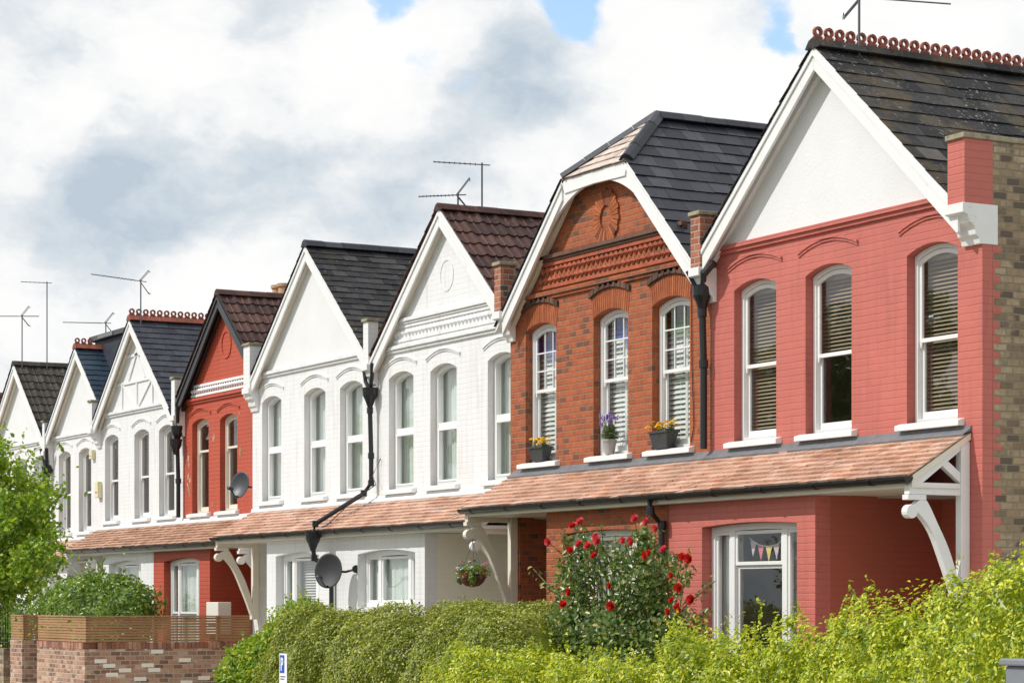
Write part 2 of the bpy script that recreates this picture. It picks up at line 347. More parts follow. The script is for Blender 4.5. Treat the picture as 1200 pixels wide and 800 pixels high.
def tiles(mb, O, U, V, Nn, ul, vl, tw, ch, th, jit=.003, prof=None, lift=.009, gp=.006, rand=rng):
    O, U, V, Nn = Vector(O), Vector(U), Vector(V), Vector(Nn)
    rows = int(math.ceil(vl/ch))
    for r in range(rows):
        v0 = r*ch; v1 = min(v0+ch+.025, vl+.01); off = (tw/2 if r % 2 and prof is None else 0)
        k0 = -1 if off else 0; n = int(math.ceil((ul+off)/tw))
        for k in range(k0, n):
            u0 = max(0, k*tw+off+gp/2); u1 = min(ul, (k+1)*tw+off-gp/2)
            if u1-u0 < .02: continue
            j = rand.uniform(-jit, jit); h0 = th+lift+j; h1 = lift*.35+j*.3; dv = rand.uniform(-.007, .007)-(rand.uniform(.01, .04) if rand.random() < .012 else 0); tl = rand.uniform(-jit, jit)*.7
            us = [u0, u1] if prof is None else [u0+(u1-u0)*a for a, _ in prof]
            hs = [0, 0] if prof is None else [b for _, b in prof]
            m = len(us); lo = []; hi = []; bo = []
            for i, (u, h) in enumerate(zip(us, hs)):
                t = tl*(i/(m-1)-.5)
                lo.append(O+U*u+V*(v0+dv)+Nn*(h0+h+t)); hi.append(O+U*u+V*v1+Nn*(h1+h+t)); bo.append(O+U*u+V*(v0+dv+.002)+Nn*(h0+h+t-th))
            fs = [(i, i+1, m+i+1, m+i) for i in range(m-1)] + [(2*m+i, 2*m+i+1, i+1, i) for i in range(m-1)]
            fs += [(m, 2*m, 0), (m-1, 3*m-1, 2*m-1)]
            mb.add(lo+hi+bo, fs)
PANTILE = [(0, .030), (.09, .024), (.18, .004), (.42, 0), (.5, .022), (.58, 0), (.82, .004), (.91, .022), (1, .030)]

# ------------------------------------------------------------------ foliage helpers
def leaf_object(name, P, Nrm, L, W, mat, parent=None, fold=.18):
    n = len(P); Nrm = Nrm/np.maximum(1e-6, np.linalg.norm(Nrm, axis=1, keepdims=True))
    T = nrng.normal(size=(n, 3)); T -= Nrm*(T*Nrm).sum(1, keepdims=True); T /= np.maximum(1e-6, np.linalg.norm(T, axis=1, keepdims=True))
    Bv = np.cross(Nrm, T); L = L.reshape(-1, 1); W = W.reshape(-1, 1)
    v = np.empty((n, 6, 3))
    v[:, 0] = P-T*L*.5; v[:, 3] = P+T*L*.5-Nrm*L*.12
    v[:, 1] = P-T*L*.15-Bv*W*.5+Nrm*W*fold; v[:, 2] = P+T*L*.2-Bv*W*.42+Nrm*W*fold
    v[:, 5] = P-T*L*.15+Bv*W*.5+Nrm*W*fold; v[:, 4] = P+T*L*.2+Bv*W*.42+Nrm*W*fold
    me = bpy.data.meshes.new(name); me.vertices.add(n*6); me.vertices.foreach_set('co', v.reshape(-1).astype(np.float32))
    q = np.array([[0,1,2,3],[0,3,4,5]]); idx = (np.arange(n)[:, None, None]*6+q[None]).reshape(-1)
    me.loops.add(n*8); me.loops.foreach_set('vertex_index', idx.astype(np.int32))
    me.polygons.add(n*2); me.polygons.foreach_set('loop_start', np.arange(0, n*8, 4).astype(np.int32))
    me.update(calc_edges=True); me.validate(); me.materials.append(M[mat])
    return link(name, me, parent)

def unit(n):
    d = nrng.normal(size=(n, 3)); return d/np.linalg.norm(d, axis=1, keepdims=True)

def hedge_points(x0, x1, yc, Wf, Hf, n, expo=3.2, amp=.10, nsc=1.2, deep=.10, endr=.6, front=.75):
    """points and normals over a hedge running along x; its ends are rounded"""
    P = np.empty((n, 3)); Q = np.empty((n, 3))
    for i in range(n):
        x = nrng.uniform(x0, x1); e = min(x-x0, x1-x)/endr
        k = 1 if e >= 1 else math.sqrt(max(.02, 1-(1-e)**2))
        W = Wf(x)*(.35+.65*k); H = Hf(x)*(.45+.55*k) if e < 1 else Hf(x)
        a = nrng.uniform(0, math.pi*.5); c, s = math.cos(a)**(2/expo), math.sin(a)**(2/expo)
        if nrng.random() < .45: s *= nrng.random()  ; c = (1-s**expo)**(1/expo)
        sd = -1 if nrng.random() < front else 1
        p = Vector((x, yc+sd*c*W, s*H)); nv = Vector((0, sd*c**(expo-1)/W, s**(expo-1)/H*1.3))
        if e < 1: nv.x += (1-e)*(-1 if x-x0 < x1-x else 1)*1.2
        nv.normalize()
        d = amp*(noise.noise(p*nsc)+.6*noise.noise(p*nsc*2.7))-nrng.exponential(deep)+.015*nrng.normal()
        P[i] = p+nv*d; Q[i] = nv
    return P, Q

def hedge_core(name, x0, x1, yc, Wf, Hf, mat, parent, inset=.14, amp=.08, nsc=1.2, endr=.6, expo=3.2):
    mb = MB(); nx = max(8, int((x1-x0)/.25)); na = 20
    for i in range(nx+1):
        x = x0+inset+(x1-x0-2*inset)*i/nx; e = min(x-x0, x1-x)/endr; k = 1 if e >= 1 else math.sqrt(max(.02, 1-(1-e)**2))
        for j in range(na+1):
            a = math.pi*j/na; c, s = math.cos(a), math.sin(a)
            cc = (1 if c > 0 else -1)*abs(c)**(2/expo); ss = max(0, s)**(2/expo)
            W = (Wf(x)-inset)*(.35+.65*k); H = Hf(x)*(.45+.55*min(1, k))-inset
            p = Vector((x, yc+cc*W, max(-.6, ss*H))); d = amp*noise.noise(p*nsc)
            mb.v.append((p.x, p.y+cc*d, (p.z+ss*d) if 0 < j < na else -.6))
    m = na+1
    mb.f += [(i*m+j, i*m+j+1, (i+1)*m+j+1, (i+1)*m+j) for i in range(nx) for j in range(na)]
    mb.f += [tuple(range(m)), tuple(range(nx*m, (nx+1)*m))]
    return mb.build(name, mat, parent)

def sprigs(P, Q, count, lo, hi, per=9, up=.9, spread=.35, minz=None):
    """leafy shoots standing out of the surface"""
    idx = nrng.choice(len(P), min(len(P), count*3), replace=False); out = []; nn = []; got = 0; lines = []
    for i in idx:
        if minz is not None and P[i][2] < minz(P[i][0]): continue
        d = Q[i]*.5+np.array((0, 0, up))+nrng.normal(size=3)*spread; d /= np.linalg.norm(d); L = nrng.uniform(lo, hi); b = P[i]
        bend = nrng.normal(size=3)*.15
        for k in range(per):
            t = (k+.5)/per; q = b+d*L*t+bend*L*t*t; sd = unit(1)[0]
            out.append(q+sd*.012); nn.append(sd*.8+d*.5)
        got += 1
        if got >= count: break
    return np.array(out), np.array(nn)

def ellipsoid_points(E, n, deep=.12, amp=.12, nsc=2.0, zmin=None):
    vol = np.array([(rx*ry+ry*rz+rx*rz) for _, (rx, ry, rz) in E]); pr = vol/vol.sum(); P = []; Q = []
    while len(P) < n:
        k = nrng.choice(len(E), p=pr); (c, r) = E[k]; d = unit(1)[0]; r = np.array(r); c = np.array(c)
        p = c+d*r; nv = d/r; nv /= np.linalg.norm(nv)
        q = p+nv*(amp*noise.noise(Vector(p)*nsc)-nrng.exponential(deep)+.02*nrng.normal())
        if zmin is not None and q[2] < zmin: continue
        inside = False
        for m, (c2, r2) in enumerate(E):
            if m != k and (((q-np.array(c2))/(np.array(r2)*.82))**2).sum() < 1: inside = True; break
        if inside and nrng.random() < .85: continue
        P.append(q); Q.append(nv)
    return np.array(P), np.array(Q)

def leaf_arrays(n, l0, l1, ratio=.5):
    L = nrng.uniform(l0, l1, n); return L, L*ratio*nrng.uniform(.85, 1.15, n)

# ------------------------------------------------------------------ the houses
ZT = dict(sill=3.66, spring=5.41, rise=.09)          # template heights over the local ground
OPEN = [(.47, 1.31), (1.87, 2.71), (3.66, 4.48)]

def curtain(mb, x0, x1, z0, z1, y, amp=.018, wl=.085, n=None):
    n = n or max(6, int((x1-x0)/.012)); ph = rng.uniform(0, 6)
    vs = []
    for i in range(n+1):
        x = x0+(x1-x0)*i/n; yy = y+amp*math.sin(x/wl*6.283+ph)+amp*.5*math.sin(x/wl*2.3+ph*2)
        vs += [(x, yy, z0), (x, yy, z1)]
    mb.add(vs, [(2*i, 2*i+2, 2*i+3, 2*i+1) for i in range(n)])

def slats(mb, x0, x1, z0, z1, y, w=.05, step=.043, ang=35, th=.003):
    z = z0+.03; c, s = math.cos(R(ang)), math.sin(R(ang))
    while z < z1:
        dy, dz = w/2*c, w/2*s
        mb.add([(x0,y-dy,z-dz),(x1,y-dy,z-dz),(x1,y+dy,z+dz),(x0,y+dy,z+dz),(x0,y-dy,z-dz+th),(x1,y-dy,z-dz+th),(x1,y+dy,z+dz+th),(x0,y+dy,z+dz+th)],
               [(0,3,2,1),(4,5,6,7),(0,1,5,4),(1,2,6,5),(2,3,7,6),(3,0,4,7)])
        z += step
    for x in (x0+(x1-x0)*.18, x0+(x1-x0)*.82): mb.box(x-.002, x+.002, y-w*.6, y-w*.6+.002, z0, z1)

class House:
    def __init__(h, b, d, y0, dz, W, label, **cfg):
        h.d = d; h.W = W; h.half = W/2; h.cfg = cfg; h.dz = dz; h.b = b; h.y0 = y0
        h.root = empty('terraced_house', (b+d*h.half, y0, dz), label, 'house', 'terraced houses along the street')
    def X(h, o): return h.d*(o-h.half)
    def P(h, poly): return [(h.X(o), z) for o, z in poly]
    def bx(h, mb, o0, o1, y0, y1, z0, z1): mb.box(h.X(o0), h.X(o1), y0, y1, z0, z1)
    def world(h, o, y, z): return (h.b+h.d*o, h.y0+y, h.dz+z)

    def sash_window(h, o0, o1, z0, zs, rise, frame='timber_white', style='sash', yf=.10, mid=.47, blind=None, sill=True, glassmat='glass', panes=None, sill_mat='timber_white', label=None):
        a0, a1 = min(h.X(o0), h.X(o1))+.003, max(h.X(o0), h.X(o1))-.003; z0 += .0; zt = zs-.003
        fw = .05 if style == 'sash' else .055
        mb = MB(); inner = arch(a0+fw, a1-fw, z0+fw*.9, zt-fw*.8, rise*.9)
        mb.holed(arch(a0, a1, z0+.002, zt, rise), [inner], yf, yf+.09)
        zm = z0+(zt+rise-z0)*mid
        if style == 'upvc': mb.box(a0+fw-.002, a1-fw+.002, yf+.008, yf+.082, zm-.04, zm+.04)
        win = mb.build('window', frame, h.root, .004)
        if label: win['label'] = label
        i0, i1, iz0, izt = a0+fw, a1-fw, z0+fw*.9, zt-fw*.8
        sm = MB()
        if style == 'sash':
            s = .042
            sm.holed(arch(i0-.004, i1+.004, zm-.022, izt-.004, rise*.9), [arch(i0+s, i1-s, zm+.022, izt-s, rise*.8)], yf+.022, yf+.052)
            sm.holed([(i0-.004, iz0-.004), (i1+.004, iz0-.004), (i1+.004, zm+.02), (i0-.004, zm+.02)], [[(i0+s, iz0+.075), (i1-s, iz0+.075), (i1-s, zm-.018), (i0+s, zm-.018)]], yf+.056, yf+.086)
            for x in (i0, i1-s): sm.prism([(x+.004, zm-.022), (x+s-.004, zm-.022), (x+s*.7, zm-.075), (x+s*.35, zm-.075)], yf+.024, yf+.05)
            if panes:  # glazing bars of the top sash: columns, rows
                nc, nr = panes; bw = .018
                for k in range(1, nc):
                    x = i0+s+(i1-i0-2*s)*k/nc; sm.box(x-bw/2, x+bw/2, yf+.024, yf+.05, zm+.02, izt-s+rise*.7)
                for k in range(1, nr):
                    z = zm+.022+(izt-s+rise*.4-zm-.022)*k/nr; sm.box(i0+s-.004, i1-s+.004, yf+.025, yf+.049, z-bw/2, z+bw/2)
            sash = sm.build('sash', frame, win, .003)
            gm = MB(); gy = yf+.040
            if panes and h.cfg.get('tint'):
                nc, nr = panes; zt_row = zm+.022+(izt-s+rise*.4-zm-.022)*(nr-1)/nr
                gm.add([(i0+s, gy, zm), (i1-s, gy, zm), (i1-s, gy, zt_row), (i0+s, gy, zt_row)], [(0,1,2,3)])
                for k in range(nc):
                    x0 = i0+s+(i1-i0-2*s)*k/nc; x1 = i0+s+(i1-i0-2*s)*(k+1)/nc; t = MB()
                    t.add([(x0, gy, zt_row), (x1, gy, zt_row), (x1, gy, izt+rise), (x0, gy, izt+rise)], [(0,1,2,3)])
                    t.build('coloured_pane', h.cfg['tint'][h.tinti % len(h.cfg['tint'])][k], win)
                h.tinti += 1
            else:
                gm.add([(p[0], gy, p[1]) for p in arch(i0+s-.01, i1-s+.01, zm, izt-s+.01, rise*.8)], [tuple(range(13))])
            gm.add([(i0+s-.01, yf+.072, iz0+.06), (i1-s+.01, yf+.072, iz0+.06), (i1-s+.01, yf+.072, zm), (i0+s-.01, yf+.072, zm)], [(0,1,2,3)])
        else:
            s = .035
            sm.holed([(i0+.002, iz0), (i1-.002, iz0), (i1-.002, zm-.042), (i0+.002, zm-.042)], [[(i0+s, iz0+s), (i1-s, iz0+s), (i1-s, zm-.04-s), (i0+s, zm-.04-s)]], yf-.006, yf+.06)
            sm.build('casement', frame, win, .004)
            gm = MB(); gy = yf+.045
            gm.add([(p[0], gy, p[1]) for p in arch(i0-.004, i1+.004, zm+.03, izt+.004, rise*.9)], [tuple(range(13))])
            gm.add([(i0+s-.01, gy, iz0+.02), (i1-s+.01, gy, iz0+.02), (i1-s+.01, gy, zm-.05), (i0+s-.01, gy, zm-.05)], [(0,1,2,3)])
        gm.build('pane', glassmat, win, recalc=False)
        if sill:
            sb = MB(); sb.prism([(-.085, z0-.078), (.10, z0-.078), (.10, z0), (-.01, z0), (-.085, z0-.022)], min(a0, a1)-.11, max(a0, a1)+.11, 'x')
            sb.build('sill', sill_mat, win, .006)
        yb = yf+.15
        if blind:
            kind, matn, zb0, zb1 = blind; bm_ = MB(); H = zs+rise-z0
            zb0 = z0+H*zb0; zb1 = min(z0+H*zb1, zs-.02)
            if kind == 'slat': slats(bm_, i0-.09, i1+.09, zb0, zb1, yb); bm_.build('blind', matn, win)
            elif kind == 'shutter':
                slats(bm_, i0-.12, (i0+i1)/2-.025, zb0, zb1, yb, .062, .062, 56, .006); slats(bm_, (i0+i1)/2+.025, i1+.12, zb0, zb1, yb, .062, .062, 56, .006)
                bm_.box((i0+i1)/2-.025, (i0+i1)/2+.025, yb-.02, yb+.02, zb0, zb1); bm_.build('shutter', matn, win)
            else:
                curtain(bm_, i0-.24, i1+.24, zb0, zb1+.06, yb+.03); bm_.build('curtain', matn, win, recalc=False, smooth=True)
        return win

    def bay_window(h, o0, o1, z0, zs, rise, layout, frame, yf=-.47, transom=None, curt=None, blind=None, bars=None, tr_only=None):
        """several lights side by side; layout = relative widths"""
        a0, a1 = min(h.X(o0), h.X(o1))+.003, max(h.X(o0), h.X(o1))-.003
        mb = MB(); fw = .07
        mb.holed(arch(a0, a1, z0+.002, zs-.003, rise), [arch(a0+fw, a1-fw, z0+.07, zs-fw, rise*.8)], yf, yf+.10)
        tot = sum(layout); xs = [a0+fw]; lay = layout if h.d > 0 else layout
        for l in lay: xs.append(xs[-1]+(a1-a0-2*fw)*l/tot)
        for x in xs[1:-1]: mb.box(x-.045, x+.045, yf+.004, yf+.096, z0+.068, zs-fw+rise*.75)
        win = mb.build('bay_window', frame, h.root, .005)
        sm = MB(); gm = MB(); cm = MB(); bm_ = MB()
        for i in range(len(lay)):
            l0, l1 = xs[i]+(.045 if i else 0), xs[i+1]-(.045 if i < len(lay)-1 else 0); zt = zs-fw+rise*.5; s = .04
            zm = z0+.07+(zt-z0-.07)*transom if transom and (tr_only is None or i in tr_only) else None
            segs = [(z0+.07, zt)] if not zm else [(z0+.07, zm), (zm, zt)]
            for k, (q0, q1) in enumerate(segs):
                yo = .018+(.03 if (k == 0 and zm) else 0)
                sm.holed([(l0, q0), (l1, q0), (l1, q1), (l0, q1)], [[(l0+s, q0+s), (l1-s, q0+s), (l1-s, q1-s), (l0+s, q1-s)]], yf+yo, yf+yo+.03)
                gm.add([(l0+s-.01, yf+yo+.016, q0+s-.01), (l1-s+.01, yf+yo+.016, q0+s-.01), (l1-s+.01, yf+yo+.016, q1-s+.01), (l0+s-.01, yf+yo+.016, q1-s+.01)], [(0,1,2,3)])
            if bars and i in bars:
                x = (l0+l1)/2; sm.box(x-.01, x+.01, yf+.02, yf+.045, z0+.1, zt-.02)
                for k in range(1, 6): z = z0+.07+(zt-z0-.07)*k/6; sm.box(l0+.03, l1-.03, yf+.021, yf+.044, z-.009, z+.009)
            if curt and i in curt[0]: curtain(cm, l0-.07, l1+.07, z0+.05, zt, yf+.15)
            if blind and i in blind[0]: slats(bm_, l0, l1, z0+.1, zt, yf+.17)
        sm.build('sash', frame, win, .003); gm.build('pane', 'glass', win, recalc=False)
        if cm.v: cm.build('curtain', curt[1], win, recalc=False, smooth=True)
        if bm_.v: bm_.build('blind', blind[1], win)
        return win, xs, yf

    def build(h):
        c = h.cfg; W = h.W; X = h.X; root = h.root; h.tinti = 0
        oc = c.get('oc', 2.37); zA = c['apex']; sl = c.get('slope', .86); ov = c.get('ov', .25); zm = c.get('zm', 5.92)
        knee = c.get('knee')
        def zr(o): 
            z = zA-sl*abs(o-oc)
            return min(z, knee) if knee else z
        def oz(z): return (oc-(zA-z)/sl, oc+(zA-z)/sl)
        dv = .075                                             # wall stops under the roof deck
        sill, spring, rise = ZT['sill']+c.get('ws', 0), ZT['spring']+c.get('wt', 0), ZT['rise']
        holes = [arch(*sorted((X(a), X(b))), sill, spring, rise) for a, b in OPEN]
        l, r = oz(zm+dv)
        outer = [(0.0, 2.955), (W, 2.955), (W, max(zr(W)-dv, 5.2)), (min(r, W), zm), (max(l, 0), zm), (0.0, max(zr(0)-dv, 5.2))]
        T = .13 if c.get('flank') else .22
        mb = MB(); mb.holed(h.P(outer), holes, 0, T)
        if not c.get('flank'): pass
        h.bx(mb, 4.64, W, .0, T, -.6, 2.9535); mb.build('upper_wall', c['wall'], root)
        g = MB(); gp = [(l, zm+.001), (r, zm+.001)]
        if knee: k0, k1 = oz(knee); gp += [(k1, knee-dv), (k0, knee-dv)]
        else: gp += [(oc, zA-dv)]
        g.prism(h.P(gp), c.get('gy', -.012), .22); g.build('gable', c['gable'], root)
        # mouldings
        s = MB(); sm_ = c.get('string', c['wall'])
        for z0, z1, pr in ((zm-.07, zm-.025, .035), (zm-.025, zm+.03, .065)): h.bx(s, max(.05, l+.02), min(W-.05, r-.02), -pr, .05, z0, z1)
        s.build('string_course', sm_, root, .006)
        band = c.get('band')
        if band:
            bz0, bz1, bmat = band; q0 = oz(bz1+.1)[0]+.02; q1 = oz(bz1+.1)[1]-.02; t = MB(); step = .115
            h.bx(t, q0, q1, -.03, .02, bz1, bz1+.05); h.bx(t, q0, q1, -.03, .02, bz0-.045, bz0)
            rows = max(1, round((bz1-bz0)/.12)); hh = (bz1-bz0)/rows; k = 0
            n = int((q1-q0)/step)
            for ri in range(rows):
                for i in range(n):
                    o = q0+(i+.5+(.5 if ri % 2 else 0))*step
                    if o > q1-step*.4: continue
                    zc = bz0+(ri+.5)*hh; w2 = step*.5; v = [(X(o-w2), -.012, zc), (X(o), -.012, zc+hh*.5), (X(o+w2), -.012, zc), (X(o), -.012, zc-hh*.5), (X(o), -.055, zc)]
                    t.add(v, [(0,1,4), (1,2,4), (2,3,4), (3,0,4)])
            t.build('moulded_band', bmat, root)
            if c.get('band_cap'):
                t = MB(); h.bx(t, q0-.1, q1+.1, -.05, .02, bz1+.052, bz1+.085); h.bx(t, q0-.1, q1+.1, -.075, .02, bz1+.087, bz1+.14); t.build('band_cornice', c['band_cap'], root, .006)
        if c.get('roundel'):
            zc, rad, matn, brick = c['roundel']; t = MB()
            if brick:
                for k in range(30):
                    a = 2*math.pi*k/30; a2 = a+2*math.pi/30*.86
                    ln = rad*(1.0 if k % 2 else .94)
                    pl = [(oc+math.cos(q)*rr, zc+math.sin(q)*rr*1.15) for q, rr in ((a, rad*.42), (a2, rad*.42), (a2, ln), (a, ln))]
                    t.prism(h.P(pl), -.03, .02)
            else:
                n = 28
                ring = [(oc+math.cos(2*math.pi*k/n)*rad, zc+math.sin(2*math.pi*k/n)*rad*1.1) for k in range(n)]
                inn = [(oc+math.cos(2*math.pi*k/n)*rad*.86, zc+math.sin(2*math.pi*k/n)*rad*1.1*.86) for k in range(n)]
                t.holed(h.P(ring), [h.P(inn)], -.020, .02)
            t.build('roundel', matn, root)
        for i, (a, b) in enumerate(OPEN):                       # moulded hoods and arches
            ac = (a+b)/2; hw = (b-a)/2
            if c.get('voussoirs'):
                t = MB(); n = 19
                for k in range(n):
                    f0 = -1+2*k/n+.012; f1 = -1+2*(k+1)/n-.012
                    def pt(f, e): return (ac+f*(hw+.01+e*.16), spring+rise*(1-f*f)+e*(1-.10*f*f))
                    t.prism(h.P([pt(f0, .004), pt(f1, .004), pt(f1, .25), pt(f0, .25)]), -.006, .05)
                t.build('brick_arch', 'arch_brick', root)
                t = MB(); n = 15
                for k in range(n):
                    f0 = -1+2*k/n+.006; f1 = -1+2*(k+1)/n-.006
                    def pt(f, e): return (ac+f*(hw+.07+e*.05), spring+.262+rise*1.1*(1-f*f)+e)
                    t.prism(h.P([pt(f0, 0), pt(f1, 0), pt(f1, .07), pt(f0, .07)]), -.035-.006*(k % 2), .03)
                t.build('hood_mould', 'dark_brick', root)
            else:
                t = MB(); hw2 = hw+.12
                he = c.get('hood', .24)
                for e0, e1, pr in ((he, he+.03, .014), (he+.03, he+.06, .027)):
                    up = []; lo = []
                    for k in range(13):
                        f = -1+2*k/12; zb = spring-.02+rise*1.25*(1-f*f)
                        up.append((ac+f*hw2, zb+e1)); lo.append((ac+f*hw2, zb+e0))
                    t.prism(h.P(up+lo[::-1]), -pr, .02)
                t.build('hood_mould', c['wall'], root, .004)
        # upper windows
        for (a, b), w in zip(OPEN, c['windows']):
            if w: h.sash_window(a, b, sill, spring, rise, **w)
        # bargeboards: outer board, inner moulding, soffit
        bm_ = c.get('barge', 'timber_white'); foot = c.get('foot', 5.52); dpt = c.get('bdepth', .265)
        f0, f1 = oz(foot)
        lim0, lim1 = max(f0, .10), min(f1, W-.13)
        for a, zz, sgn in ((lim0, zA-sl*(oc-lim0), -1), (lim1, zA-sl*(lim1-oc), 1)):
            t = MB(); ok = oz(knee)[0 if sgn < 0 else 1] if knee else oc; zk = knee if knee else zA
            t.prism(h.P([(ok, zk), (a, zz), (a, zz-dpt), (a+sgn*-.02, zz-dpt*1.06), (ok, zk-dpt)]), -ov-.035, -ov)
            t.prism(h.P([(ok, zk-.05), (a+.0, zz-.05), (a+.0, zz-.11), (ok, zk-.11)]), -ov-.055, -ov-.035)
            t.build('bargeboard', bm_, root, .006)
            t = MB(); e = dpt-.015
            t.prism(h.P([(ok, zk-dv-.02), (a, zz-dv-.02), (a, zz-dv-.05), (ok, zk-dv-.05)]), -ov+.002, -.014)
            q = dpt*.62
            t.prism(h.P([(ok, zk-dv-.052), (a, zz-dv-.052), (a, zz-dv-.052-q*.5), (ok, zk-dv-.052-q*.5)]), -.075, -.013)
            t.build('soffit', c.get('soffit', 'timber_cream'), root)
        if knee:
            k0, k1 = oz(knee); t = MB()
            t.prism(h.P([(k0-.02, knee), (k1+.02, knee), (k1-.05, knee-dpt+.08), ((k0+k1)/2, knee-dpt+.10), (k0+.05, knee-dpt+.08)]), -ov-.03, -ov+.012); 
            h.bx(t, k0+.0, k1, -ov+.014, -.014, knee-.10, knee-.06)
            t.build('bargeboard', bm_, root, .005)
            for sgn, kk in ((-1, k0), (1, k1)):                 # pierced curved spandrels under the knees
                q = MB(); a_ = Vector((kk+sgn*.42, knee-dpt-.42*sl+.03)); b_ = Vector((kk-sgn*.50, knee-dpt+.10)); m_ = Vector((kk-sgn*.03, knee-dpt+.02)); pl = [tuple(a_), (kk, knee-dpt+.10), tuple(b_)]
                for k in range(1, 10): u = 1-k/10; pl.append(tuple(a_*(1-u)**2+m_*(2*u*(1-u))+b_*u*u))
                q.prism(h.P(pl), -ov-.01, -ov+.025); q.build('spandrel', bm_, root)
        # main roof
        L = c.get('rlen', 7.0); yv = -ov-.06; th = c.get('tth', .010)
        tw, ch = c.get('tile', (.26, .19)); prof = c.get('prof')
        roof = MB(); deck = MB(); lenr = None
        for sgn in (-1, 1):
            e = (W-.225 if c.get('flank') else W+.06) if sgn > 0 else -.02
            run = abs(e-oc); vl = run*math.sqrt(1+sl*sl)
            V = Vector((h.d*-sgn, 0, sl)).normalized(); U = Vector((0, 1, 0)); Nn = Vector((h.d*sgn*sl, 0, 1)).normalized()
            tiles(roof, (X(e), yv, zA-sl*run+.006), U, V, Nn, L, vl, tw, ch, th, c.get('jit', .003), prof)
            deck.prism(h.P([(e, zA-sl*run), (oc, zA), (oc, zA-.06), (e, zA-sl*run-.06)]), yv+.03, L+yv)
        if knee:
            yr = c['hip_y']; dy = yr+ov; dzk = (zA-knee); no = Vector((0, -dzk, dy)).normalized()
            roof.cut((0, -ov-.03, knee+.03), no); deck.cut((0, -ov-.03, knee), no)
        ro = roof.build('roof', c['roof'], root)
        deck.build('roof_deck', bm_, ro)
        ridge = MB(); y0r = yv if not knee else c['hip_y']
        def cap(p0, p1, w=.13, hgt=.075, piece=.33):
            p0, p1 = Vector(p0), Vector(p1); d = (p1-p0); n = max(1, int(d.length/piece)); d.normalize(); sd = d.cross(Vector((0,0,1))).normalized(); up = sd.cross(d)
            for i in range(n):
                a = p0+(p1-p0)*(i/n)+d*.003; b = p0+(p1-p0)*((i+1)/n)-d*.003; j = rng.uniform(-.004, .004); pr = []
                for q in (a, b): pr += [q+sd*w-up*(hgt*.95), q+sd*w*.5+up*(.012+j), q+up*(.035+j), q-sd*w*.5+up*(.012+j), q-sd*w-up*(hgt*.95), q-sd*w*.9-up*(hgt*1.1), q+sd*w*.9-up*(hgt*1.1)]
                ridge.add(pr, [(k, (k+1) % 7, 7+(k+1) % 7, 7+k) for k in range(7)]+[tuple(range(7)), tuple(range(7, 14))])
        cap((X(oc), y0r, zA+.05), (X(oc), L+yv, zA+.05))
        if knee:
            for kk in oz(knee): cap((X(kk), -ov-.05, knee+.05), (X(oc), y0r, zA+.06), .10, .05)
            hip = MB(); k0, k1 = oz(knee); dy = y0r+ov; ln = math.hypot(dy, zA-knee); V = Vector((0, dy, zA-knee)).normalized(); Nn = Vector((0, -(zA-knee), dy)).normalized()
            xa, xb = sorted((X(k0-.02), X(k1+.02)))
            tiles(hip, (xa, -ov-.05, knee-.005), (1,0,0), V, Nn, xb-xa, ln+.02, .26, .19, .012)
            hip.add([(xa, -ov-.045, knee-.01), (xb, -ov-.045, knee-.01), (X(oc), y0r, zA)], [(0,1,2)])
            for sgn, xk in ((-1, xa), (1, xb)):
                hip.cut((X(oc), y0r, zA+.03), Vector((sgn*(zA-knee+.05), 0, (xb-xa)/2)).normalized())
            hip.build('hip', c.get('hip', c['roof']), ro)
        ridge.build('ridge_tiles', c.get('ridge', c['roof']), ro)
        if c.get('crest'):
            t = MB(); y = yv+.08; n = 10
            while y < min(L, c['crest'])+yv:
                zc = zA+.05+.105
                for rr0, rr1 in ((.060, .029),):
                    o_ = [(y+math.cos(2*math.pi*(k+.5)/n)*rr0, zc+math.sin(2*math.pi*(k+.5)/n)*rr0) for k in range(n)]
                    i_ = [(y+math.cos(2*math.pi*(k+.5)/n)*rr1, zc+math.sin(2*math.pi*(k+.5)/n)*rr1) for k in range(n)]
                    for k in range(n):
                        k2 = (k+1) % n; pl = [o_[k], o_[k2], i_[k2], i_[k]]; t.prism(pl, X(oc)-.018, X(oc)+.018, 'x')
                t.box(X(oc)-.02, X(oc)+.02, y-.055, y+.055, zA+.075, zc-.05)
                y += .148
            t.build('ridge_crest', 'crest', ro)
        # porch roof
        e0, e1 = c.get('porch', (0.003, 4.72)); zt, ze, ye = 3.515, 3.04, -.80
        run = -ye; vl = math.hypot(run, zt-ze); V = Vector((0, run, zt-ze)).normalized(); Nn = Vector((0, -(zt-ze), run)).normalized()
        xa, xb = sorted((X(e0), X(e1)))
        t = MB(); tiles(t, (xa, ye, ze), (1,0,0), V, Nn, xb-xa, vl, .168, .104, .024, .003)
        po = t.build('porch_roof', c.get('ptile', 'terracotta'), root)
        t = MB(); t.prism([(ye+.06, ze+.02), (-.004, zt-.012), (-.004, zt-.08), (ye+.06, ze-.055)], xa+.01, xb-.012, 'x'); t.build('porch_deck', c.get('trim', 'timber_cream'), po)
        t = MB(); t.prism([(-.003, zt+.062), (-.014, zt+.062), (-.02, zt+.035), (-.115, zt-.028), (-.110, zt-.045), (-.003, zt+.0)], xa, xb, 'x'); t.build('roof_flashing', c.get('flash', 'render_white'), po)
        t = MB(); t.box(xa+.004, xb-.004, ye+.04, ye+.059, ze-.105, ze-.015); t.box(xa+.004, xb-.012, ye+.061, -.14, ze-.105, ze-.09); t.build('fascia', c.get('trim', 'timber_cream'), po, .003)
        t = MB(); gy, gz, gr = ye-.018, ze-.004, .058; n = 9                   # half round gutter
        out = [(gy+math.cos(math.pi+math.pi*k/n)*gr, gz+math.sin(math.pi+math.pi*k/n)*gr) for k in range(n+1)]
